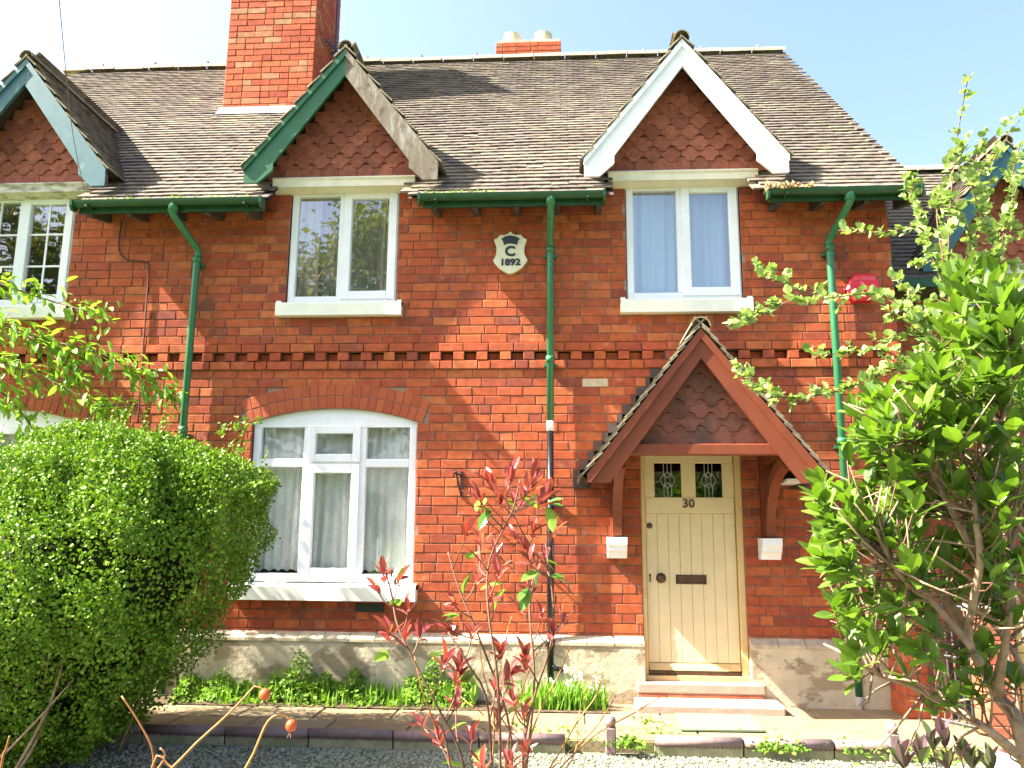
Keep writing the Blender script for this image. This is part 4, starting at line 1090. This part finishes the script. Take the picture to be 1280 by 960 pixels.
keep = (P1[:, 2] > -.02); P1, D = P1[keep], D[keep]
# the far, unseen side keeps fewer leaves
far = (P1[:, 1] > -1.6) & (P1[:, 2] < 1.5) & (P1[:, 0] < -2.4); kp = ~far | (rng.random(len(P1)) < .3)
thin = (P1[:, 1] < -2.1) & (P1[:, 2] < 1.35) & (np.sin(P1[:, 0]*6.3+np.sin(P1[:, 2]*5)*1.5)+np.sin(P1[:, 2]*8.1+P1[:, 0]*3)+np.sin(P1[:, 0]*17+P1[:, 2]*13)*.7 > .1)  # lower front thinned so the dark core shows through as shade
kp &= ~(thin & (rng.random(len(P1)) < .62))
outl = (P1[:, 0] < -5.0) & (rng.random(len(P1)) < .7); kp &= ~outl; P1, D = P1[kp], D[kp]
hl = []
for p, d in zip(P1, D):
    q = d*.7+rng.normal(0, .6, 3)+UP*.35
    hl.append((pk, orient(p, q, d*np.array([1, 1, 1.2])+rng.normal(0, .28, 3), rng.uniform(.015, .030), rng.uniform(-.6, .6))))
# sprays standing out of the outline
for i in range(620):
    j = rng.integers(len(P1)); p, d = P1[j], D[j]
    if d[2] < .1 and rng.random() < .55: continue
    q = unit(d+UP*.7+rng.normal(0, .3, 3)); Ls = rng.uniform(.06, .17)
    if p[2] > 1.7 and rng.random() < .45: Ls *= 1.6; q = unit(q+UP*.8)
    for t in np.linspace(0, 1, int(Ls/.011)): hl.append((pk, orient(p+q*t*Ls, q*.5+rng.normal(0, .7, 3), q+rng.normal(0, .6, 3), rng.uniform(.020, .036)*(1-.3*t), 0)))
for tip in (at(345, 600, -1.9), at(335, 610, -1.7), at(275, 850, -1.2), at(250, 868, -1.3), at(325, 525, -1.7), at(80, 545, -1.7)):
    b = tip+np.array([-.30, 0, -.08])
    for t in np.linspace(0, 1, 60):
        hl.append((pk, orient(b+(tip-b)*t+rng.normal(0, .03, 3)*(1-.5*t), rng.normal(0, .7, 3)+(tip-b), UP+rng.normal(0, .5, 3), rng.uniform(.022, .04), 0)))
merged('foliage', hl, 'privet', hedge)
# solid dark core behind the leaves: twigs and inner shade as one colour
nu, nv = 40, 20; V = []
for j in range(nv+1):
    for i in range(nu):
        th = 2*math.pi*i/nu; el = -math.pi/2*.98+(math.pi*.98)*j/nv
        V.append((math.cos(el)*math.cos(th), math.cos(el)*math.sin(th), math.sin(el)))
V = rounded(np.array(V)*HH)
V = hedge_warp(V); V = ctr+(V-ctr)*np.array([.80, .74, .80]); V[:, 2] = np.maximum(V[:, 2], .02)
MB().add(V, [(j*nu+i, j*nu+(i+1) % nu, (j+1)*nu+(i+1) % nu, (j+1)*nu+i) for j in range(nv) for i in range(nu)]).build('shade_core', 'privet_shade_core', hedge, True)
for i in range(55):
    x = rng.uniform(-5.0, -3.0); y = rng.uniform(-2.6, -1.4); p = np.array([x, y, -.1]); q = np.array([x+rng.uniform(-.2, .45), -2.8+rng.uniform(-.1, .5) if rng.random() < .6 else y, rng.uniform(.5, 1.3)])
    if rng.random() < .45: q = np.array([-2.62+rng.uniform(-.3, .1), y, rng.uniform(.5, 1.2)])
    stem(hedge, [p, (p+q)/2+rng.normal(0, .05, 3), q], (.012, .004), 'bark', n=5, sub=3)

# --- left tree reaching in
ltree = plant('young_tree', (-5.75, -.6, -.09), 'young tree with drooping light green leaves reaching in at the left edge above the hedge', 'tree')
stem(ltree, [(-5.85, -.6, -.1), (-5.82, -.6, 1.2), (-5.75, -.6, 2.2), (-5.7, -.6, 3.3)], (.06, .03), 'bark', 'trunk', 8)
ml = [leaf_shape('leaf', .135, .050, .3, .25), leaf_shape('leaf', .11, .042, .3, .35)]
li = []
for pts in ([(-120, 330), (-20, 350), (60, 375), (130, 395)], [(-120, 350), (-10, 400), (60, 425), (120, 440), (175, 465), (215, 495)], [(-120, 430), (-20, 450), (50, 470), (110, 500), (150, 515)], [(-120, 490), (-20, 480), (30, 520), (55, 560), (90, 570)], [(-100, 380), (10, 410), (70, 440), (95, 470)]):
    yy = rng.uniform(-.75, -.5); W = [np.array([-5.76, -.6, 2.25])]+[at(a, b, yy+rng.uniform(-.12, .12)) for a, b in pts]
    b = stem(ltree, W, (.014, .004), 'twig', 'branch'); Q = smooth_path(W, 9)
    for k in range(8, len(Q), 1):
        d = unit(Q[min(k+1, len(Q)-1)]-Q[k-1]); nn = 7
        for _ in range(nn):
            side = rdir(); q = unit(d*.7+side*.8-UP*.25); li.append((ml[k % 2], orient(Q[k]+rng.normal(0, .07, 3)*np.array([1, .6, 1]), q, UP+.4*rdir(), rng.uniform(.6, 1.05), rng.uniform(-.5, .5)), ltree, 'maple_leaf'))
    whorl(li, ml, Q[-1], d, 6, .9, .95, ltree, 'maple_leaf', -.6)
pieces('leaf', li, 300, hide=False)

# --- red-leaved shrub in the middle
ph = plant('red_leaved_shrub', (-.3, -3.9, -.09), 'slender shrub with red young leaves and a few green ones before the house wall', 'shrub')
yq = -3.9
stems_ = [[(620, 1060), (625, 960), (622, 850), (610, 760), (612, 700), (640, 640), (650, 600)], [(640, 1060), (660, 940), (668, 850), (662, 760), (668, 700), (650, 660), (630, 620)], [(600, 1060), (580, 960), (545, 880), (500, 790), (490, 745), (482, 715)],
          [(625, 1060), (640, 930), (600, 800), (575, 740), (560, 690)], [(650, 1060), (655, 930), (690, 800), (690, 740), (682, 680)], [(590, 1040), (560, 940), (545, 900)], [(615, 1040), (612, 900), (585, 830), (560, 790)]]
SP = []
for s in stems_:
    y0 = yq+rng.uniform(-.25, .25); W = [at(a, b, y0+.05*math.sin(i*2)) for i, (a, b) in enumerate(s)]; W[0][2] = min(W[0][2], -.09)
    stem(ph, W, (.006, .003), 'twig'); SP += smooth_path(W, 8)[6:]
SP = np.array(SP)
rl = [leaf_shape('leaf', .100, .036, .45, .12), leaf_shape('leaf', .082, .030, .5, .2)]; gl_ = [leaf_shape('leaf', .095, .044, .3, .15)]
pi = []
CL = [(640, 592, 9, 1.15), (612, 605, 7, 1.1), (598, 622, 6, 1), (668, 600, 8, 1.1), (682, 622, 7, 1), (655, 620, 7, 1.1), (625, 628, 6, 1), (585, 665, 5, .9), (600, 675, 5, .9), (640, 668, 6, .9), (668, 660, 6, .9), (692, 668, 5, .9), (620, 690, 6, .9), (600, 700, 5, .9), (655, 690, 7, 1), (680, 700, 5, .9), (625, 712, 6, .9), (598, 720, 5, .9), (660, 735, 5, .9),
      (480, 712, 7, 1), (500, 722, 7, 1), (470, 735, 4, .8), (510, 760, 4, .8), (505, 795, 9, 1.1), (485, 790, 6, 1), (525, 790, 6, .9), (565, 752, 6, 1), (560, 785, 8, .9), (590, 790, 5, .9), (575, 835, 10, 1.1), (555, 828, 6, 1), (640, 838, 8, 1), (625, 815, 6, .9), (655, 825, 7, 1), (640, 870, 6, .9), (625, 895, 6, .9), (655, 890, 5, .9), (570, 880, 5, .9), (545, 918, 7, 1), (525, 905, 6, 1), (590, 920, 5, .9), (690, 790, 5, .9), (705, 775, 4, .9), (620, 860, 5, .9), (655, 935, 6, 1), (640, 950, 6, 1), (600, 955, 5, .9), (670, 715, 5, .9), (615, 745, 5, .8), (650, 762, 4, .8), (676, 770, 5, .8)]
for x, y, n, s in CL:
    p = at(x, y, yq+rng.uniform(-.22, .22)); j = np.argmin(((SP-(p-UP*.10))**2).sum(1)); b = SP[j]
    if np.linalg.norm(p-b) > .03: stem(ph, [b, (p+b)/2-UP*.015+rng.normal(0, .008, 3), p], (.0035, .0025), 'twig', n=5, sub=3)
    d = unit(p-b+UP*.08+rng.normal(0, .03, 3)); whorl(pi, rl, p, d, n, .95, .95*s, ph, 'red_leaf', .5)
for x, y in ((595, 632), (605, 640), (640, 630), (655, 622), (690, 630), (590, 695), (620, 730), (588, 722), (682, 705), (668, 720), (655, 740), (695, 725), (500, 752), (492, 720), (545, 818), (480, 818), (590, 845), (640, 855), (655, 868), (590, 860), (645, 885), (575, 905), (600, 940), (560, 960), (670, 630), (625, 742), (565, 770), (690, 640)):
    p = at(x, y, yq+rng.uniform(-.2, .2)); j = np.argmin(((SP-p)**2).sum(1)); d = unit(p-SP[j]+rng.normal(0, .06, 3)-UP*.05)
    for _ in range(2): pi.append((gl_[0], orient(p-d*.03, unit(d+.6*rdir()), UP+.5*rdir(), rng.uniform(.7, 1.1), 0), ph, 'photinia_green'))
pieces('leaf', pi, 300, hide=False)

# --- rose stems with hips, lower left, and bare orange stems
rose = plant('rose_bush', (-1.3, -4.3, -.09), 'bare rose stems carrying two orange hips at the lower left', 'rose')
for s in ([(185, 1010), (192, 945), (175, 905), (152, 870)], [(185, 1010), (230, 945), (285, 893), (318, 858)], [(290, 1010), (318, 940), (335, 902), (352, 893), (362, 900)], [(170, 1010), (205, 950), (200, 935)], [(0, 970), (8, 935), (12, 920)], [(190, 960), (215, 960), (225, 950)]):
    W = [at(a, b, -4.3) for a, b in s]; 
    base = W[0]+np.array([0.0, .0, 0.0]); base[2] = -.09; stem(rose, [base]+W, (.006, .0035), 'orange_stem')
for x, y in ((331, 868), (364, 907)):
    p = at(x, y, -4.3); h = MB().ball(p, (.021, .021, .022), 12, 8).build('rose_hip', 'hip', rose, True)
    sp_ = MB()
    for k in range(5): a = k*1.26; sp_.tube([p-UP*.018, p-UP*.030+np.array([.014*math.cos(a), .014*math.sin(a), -.012])], [.003, .001], 4)
    sp_.build('sepal', 'twig', h)
stem(rose, [at(318, 858, -4.3), at(326, 860, -4.3), at(331, 864, -4.3)], (.003, .002), 'orange_stem')
bare = plant('bare_shrub', (.0, -3.6, -.09), 'leafless orange-brown stems rising among the red leaves at the bottom centre', 'shrub')
for s in ([(640, 1030), (690, 960), (740, 915), (770, 870)], [(650, 1030), (700, 940), (720, 905), (745, 870), (752, 845)], [(625, 1030), (635, 930), (650, 870), (672, 815), (695, 790)], [(610, 1030), (618, 900), (605, 845), (598, 800)], [(645, 1030), (665, 915), (700, 840), (712, 810)], [(650, 1030), (730, 930), (795, 890), (830, 868)], [(630, 1030), (622, 870), (632, 800), (640, 770)], [(640, 1030), (625, 920), (575, 870), (568, 850)], [(600, 1030), (560, 940), (530, 870), (518, 820)], [(655, 1030), (715, 950), (722, 900), (735, 860)]):
    W = [at(a, b, -3.75+rng.uniform(-.2, .2)) for a, b in s]; base = W[0].copy(); base[2] = -.09; stem(bare, [base]+W, (.005, .002), 'orange_stem')

# --- large-leaved shrub on the right
big = plant('large_leaved_shrub', (1.75, -3.9, -.09), 'big shrub with glossy oval leaves and many bare brown branches at the right edge', 'shrub')
yb = -3.9
BR = [([(1310, 1010), (1277, 922), (1247, 868), (1210, 793), (1180, 745), (1150, 700), (1125, 640), (1110, 590)], (.034, .008)), ([(1290, 960), (1243, 918), (1190, 885), (1135, 856), (1098, 843), (1060, 820), (1030, 805)], (.020, .004)), ([(1225, 830), (1210, 793), (1225, 700), (1218, 627), (1235, 560), (1262, 500), (1270, 430)], (.018, .005)),
      ([(1215, 810), (1165, 752), (1140, 735), (1110, 700), (1080, 660), (1050, 640)], (.015, .004)), ([(1222, 720), (1250, 640), (1275, 600), (1300, 540)], (.014, .005)), ([(1247, 868), (1262, 760), (1265, 680), (1290, 600)], (.018, .007)), ([(1180, 745), (1130, 700), (1090, 690), (1050, 690), (1030, 680)], (.012, .003)), ([(1225, 700), (1180, 620), (1150, 560), (1120, 510), (1100, 480)], (.014, .004)), ([(1218, 627), (1200, 560), (1180, 500), (1175, 440)], (.012, .004)),
      ([(1300, 900), (1270, 820), (1240, 780), (1180, 700)], (.016, .005)), ([(1290, 760), (1240, 700), (1210, 640), (1190, 600)], (.012, .004)), ([(1190, 885), (1170, 800), (1140, 770), (1090, 760), (1060, 750)], (.010, .003)), ([(1135, 856), (1110, 800), (1080, 770)], (.007, .003)), ([(1310, 700), (1260, 640), (1230, 590)], (.012, .004)), ([(1240, 560), (1265, 480), (1290, 400)], (.010, .004))]
BP = []
for s, r in BR:
    y0 = yb+rng.uniform(-.3, .3); W = [at(a, b, y0+.10*math.sin(i*1.7+y0*9)) for i, (a, b) in enumerate(s)]
    if r[0] > .03: W[0][2] = -.09
    stem(big, W, r, 'bark', 'branch', 8, 6); BP += smooth_path(W, 10)[8:]
BP = np.array(BP)
for i in range(420):            # the thicket of bare twigs
    b = BP[rng.integers(len(BP))]; d = unit(np.array([rng.normal(-.2, .5), rng.normal(0, .4), rng.normal(.45, .5)])); L = rng.uniform(.12, .34)
    if proj(b)[0] < 1080 or proj(b)[1] < 540: continue
    MB().tube([b, b+d*L*.5+rng.normal(0, .02, 3), b+d*L], [.0065, .0045, .002], 5).build('twig', 'bark', big, True)
ll = [leaf_shape('leaf', .112, .050, .22, .10), leaf_shape('leaf', .096, .043, .25, .2), leaf_shape('leaf', .124, .053, .2, .05)]
bi = []
zones = [((1040, 560, 1280, 640), 70), ((1060, 470, 1280, 560), 95), ((1110, 400, 1280, 480), 70), ((1180, 340, 1285, 410), 34), ((1025, 600, 1100, 720), 40), ((1018, 640, 1070, 700), 14), ((1040, 720, 1130, 800), 22), ((1100, 620, 1285, 760), 60), ((1110, 770, 1280, 900), 22), ((1020, 770, 1100, 850), 7)]
for (a, b, c, d_), n in zones:
    for _ in range(n):
        x, y = rng.uniform(a, c), rng.uniform(b, d_)
        if x < 1015+max(0, (480-y))*.9+max(0, y-800)*.5: continue
        if y < 600 and x < 1030+(600-y)*.42: continue
        if y < 480 and x < 1195-(y-330)*.35: continue
        p = at(x, y, yb+rng.uniform(-.45, .45)); j = np.argmin(((BP-(p-UP*.12+np.array([.08, 0, 0])))**2).sum(1)); q = BP[j]
        MB().tube([q, (p+q)/2-UP*.02, p], [.004, .003, .0025], 5).build('twig', 'twig', big, True)
        d = unit(p-q+UP*.12+np.array([-.05, -.05, 0])); whorl(bi, ll, p, d, rng.integers(5, 9), 1.15, rng.uniform(.8, 1.1), big, 'laurel', .4)
pieces('leaf', bi, 300, hide=False)

# --- flowering shrub with small lobed leaves, arching shoots on the right
cur = plant('arching_shrub', (2.2, -3.1, -.09), 'tall shrub of arching shoots with small pale lobed leaves and blossom right of the house', 'shrub')
yc = -3.1
ck = [lobed_shape('leaf', .044), lobed_shape('leaf', .034), lobed_shape('leaf', .052)]
SH = [([(1230, 470), (1200, 425), (1165, 402), (1130, 385), (1090, 368), (1040, 372), (985, 377), (940, 394), (908, 408)], 1.0), ([(1040, 374), (1005, 365), (975, 352), (955, 343), (942, 325)], 1.0), ([(1240, 470), (1170, 445), (1130, 458), (1090, 473), (1040, 491), (980, 497), (945, 485), (922, 458)], 1.3), ([(1190, 330), (1150, 285), (1110, 290), (1080, 290), (1048, 288)], .5), ([(1200, 520), (1188, 400), (1186, 300), (1190, 230), (1200, 150), (1212, 88)], .28), ([(1195, 420), (1178, 350), (1160, 305), (1145, 260), (1132, 215)], 1.3), ([(1215, 420), (1205, 340), (1225, 275), (1242, 200), (1275, 150)], .9), ([(1150, 470), (1110, 440), (1060, 440), (1015, 448)], 1.1), ([(1200, 540), (1160, 500), (1110, 520), (1080, 545)], .9), ([(1210, 500), (1200, 420), (1150, 380), (1120, 350)], .9), ([(1260, 420), (1250, 340), (1262, 260), (1290, 190)], 1.2), ([(1240, 440), (1220, 380), (1180, 330), (1140, 330)], .8), ([(1250, 300), (1220, 240), (1195, 200)], .9), ([(1200, 440), (1150, 420), (1100, 430)], 1.0), ([(1220, 460), (1170, 480), (1140, 520), (1130, 560)], .8), ([(1180, 330), (1172, 250), (1210, 180)], .9), ([(1230, 360), (1215, 300), (1190, 260), (1160, 240)], 1.2), ([(1250, 380), (1240, 300), (1215, 230), (1230, 170)], 1.2), ([(1230, 420), (1180, 390), (1140, 400), (1110, 390)], 1.2), ([(1220, 480), (1160, 460), (1120, 480), (1085, 500), (1060, 520)], 1.2), ([(1180, 450), (1150, 410), (1135, 360)], 1.2), ([(1270, 300), (1262, 240), (1275, 180)], 1.2), ([(1270, 330), (1230, 330), (1200, 350)], 1.2)]
ci = []; trunk_base = np.array([2.25, -3.1, -.09])
for k in range(4): stem(cur, [trunk_base+np.array([.05*k, .05*k, 0]), trunk_base+np.array([.1*k-.1, 0, 1.0]), at(1200+k*14, 520-k*30, yc)], (.016, .009), 'bark', 'branch')
for s, dens in SH:
    y0 = yc+rng.uniform(-.25, .25); W = [at(a, b, y0+.06*math.sin(i*2.1)) for i, (a, b) in enumerate(s)]; stem(cur, W, (.006, .002), 'twig', 'branch', 5)
    Q = smooth_path(W, 12); L = sum(np.linalg.norm(Q[i+1]-Q[i]) for i in range(len(Q)-1)); nC = int(L/.034*dens)
    for j in range(nC):
        t = (j+.5)/nC; q = Q[min(len(Q)-1, int(t*(len(Q)-1)))]; d = unit(Q[min(len(Q)-1, int(t*(len(Q)-1))+1)]-q+1e-4)
        off = unit(rdir()+UP*.5)
        whorl(ci, ck, q+off*(.075 if dens > .6 else .03)*rng.random(), unit(off+d*.4), rng.integers(4, 8), 1.2, rng.uniform(.7, 1.15), cur, 'currant_leaf', .4)
pieces('leaf', ci, 300, hide=False)

# --- ground plants
pu = plant('purple_leaved_plant', (2.0, -2.6, -.09), 'small plant with upright purple and green leaves at the bottom right', 'plant')
pl_ = leaf_shape('leaf', .14, .055, .5, .05); it = []
for x, y in ((1165, 930), (1180, 925), (1200, 940), (1150, 945), (1215, 955), (1185, 955), (1240, 955), (1130, 955)):
    p = at(x, y, -2.6); stem(pu, [(p[0]+.05, -2.6, -.09), p], (.006, .003), 'twig'); whorl(it, pl_, p, UP, 5, .8, rng.uniform(.7, 1.1), pu, 'purple_leaf', .6)
pieces('leaf', it, 60, hide=False)
blade = shape('blade', lambda: ([(-.05, 0, 0), (.05, 0, 0), (-.04, .12, .5), (.04, .12, .5), (0, .4, 1)], [(0, 1, 3, 2), (2, 3, 4)]))
bul = plant('flowering_bulbs', (-.02, -.3, -.02), 'clump of bright strappy leaves with small white flowers at the foot of the black pipe', 'flowers'); it = []
for i in range(620):
    x = rng.normal(-.02, .16); y = rng.uniform(-.42, -.12); M = MAT((np.clip(x, -.36, .32), y, -.01))@ROT('Z', rng.uniform(0, 6.3))@ROT('X', rng.uniform(-.2, .5)); M[:3, :3] *= rng.uniform(.10, .24); it.append((blade, M))
merged('leaf_blades', it, 'grass', bul)
for i in range(16):
    x = rng.uniform(-.22, .32); y = rng.uniform(-.35, -.15); z = rng.uniform(.14, .30); MB().tube([(x-.02, y, 0), (x, y, z)], .003, 4).build('flower_stalk', 'grass', bul)
    f_ = MB()
    for k in range(6): f_.ball((x+rng.normal(0, .010), y+rng.normal(0, .010), z-.006*k+rng.normal(0, .006)), (.009, .009, .011), 6, 4)
    f_.build('flower_head', 'petal', bul, True)
it = []; it2 = []; wl = small_leaf_shape('weed_leaf')
for i in range(5200):
    x = rng.uniform(-3.3, -.75); y = -.09-abs(rng.normal(0, .17)); h = max(0.02, (.18+.10*math.sin(x*5)+.09*math.sin(x*11+2)+.06*math.sin(x*27))*rng.uniform(.1, 1)*(1-min(1, max(0, -y-.30)/.25)))
    if y < -.52: continue
    it.append((wl, orient((x, y, h), rdir()+UP*.2, UP+.6*rdir(), rng.uniform(.018, .045), 0)))
for i in range(1500):
    x = rng.uniform(-3.3, -.75); y = -.09-abs(rng.normal(0, .15)); M = MAT((x, max(y, -.5), -.01))@ROT('Z', rng.uniform(0, 6.3))@ROT('X', rng.uniform(-.2, .6)); M[:3, :3] *= rng.uniform(.06, .2); it2.append((blade, M))
tag(merged('weeds', it, 'weed', None), 'bright low weeds along the foot of the plinth', 'weeds'); tag(merged('grass', it2, 'grass', None), 'grass tufts growing against the plinth', 'grass')
sheet('flower_bed', -3.5, .35, -.50, -.08, .008, 'soil')
it = []
for cx_, cy_, n, rad in ((.42, -1.46, 170, .07), (1.42, -1.46, 190, .09), (.62, -.75, 40, .05), (.66, -1.12, 40, .05), (1.9, -1.48, 40, .06), (-.2, -1.2, 60, .25), (-.5, -1.1, 80, .3), (.1, -1.15, 70, .2), (2.4, -1.5, 160, .25), (3.2, -.7, 200, .16)):
    for i in range(n):
        x, y = cx_+rng.normal(0, rad), cy_+rng.normal(0, rad*.4); it.append((wl, orient((x, y, -.02+abs(rng.normal(0, .035))*(1 if rad < .12 else .5)), rdir()+UP*.3, UP+.6*rdir(), rng.uniform(.015, .04), 0)))
tag(merged('path_weeds', it, 'weed', None), 'scattered weeds sprouting along the edging and paving joints', 'weeds')
it = []
bl = small_leaf_shape('fallen_leaf')
for i in range(60): it.append((bl, orient((rng.uniform(-1.5, 2.6), rng.uniform(-1.9, -.2), .012 if False else -.05), rdir()*np.array([1, 1, .2]), UP+.3*rdir(), rng.uniform(.015, .03), 0)))

# --- trees across the road, seen reflected in the upstairs glass
def far_tree(x, y, h, label, seed):
    g = np.random.default_rng(seed); t = plant('street_tree', (x, y, -.1), label, 'tree', 'trees across the road reflected in the windows')
    stem(t, [(x, y, -.1), (x+.1, y, h*.3), (x-.1, y+.1, h*.62), (x, y, h*.9)], (.28, .05), 'bark', 'trunk', 10)
    it = []; br = MB()
    for i in range(64):
        z = h*g.uniform(.28, .85); a = g.uniform(0, 6.3); L = h*.34*(1.15-abs(z/h-.5))*g.uniform(.6, 1.1); p = np.array([x, y, z]); q = p+np.array([math.cos(a)*L, math.sin(a)*L, L*g.uniform(.15, .6)])
        Q = smooth_path([p, (p+q)/2+g.normal(0, .25, 3), q], 5); br.tube(Q, [.07-.055*k/(len(Q)-1) for k in range(len(Q))], 5)
        for k in range(230):
            u = g.uniform(.3, 1); c = p+(q-p)*u+g.normal(0, .42, 3); it.append((wl, orient(c, g.normal(size=3), UP+g.normal(0, .6, 3), g.uniform(.12, .26), 0)))
    br.build('limbs', 'bark', t, True); merged('crown', it, 'tree_leaf', t)
far_tree(-8.5, -19.5, 13.0, 'tree across the road reflected in the upper window under the bare wood gable', 1)
far_tree(-19.0, -19.0, 13.5, 'tree across the road reflected in the small-paned upper window at the left', 2)
far_tree(5.5, -23.0, 8.5, 'smaller tree across the road behind the viewer', 3)
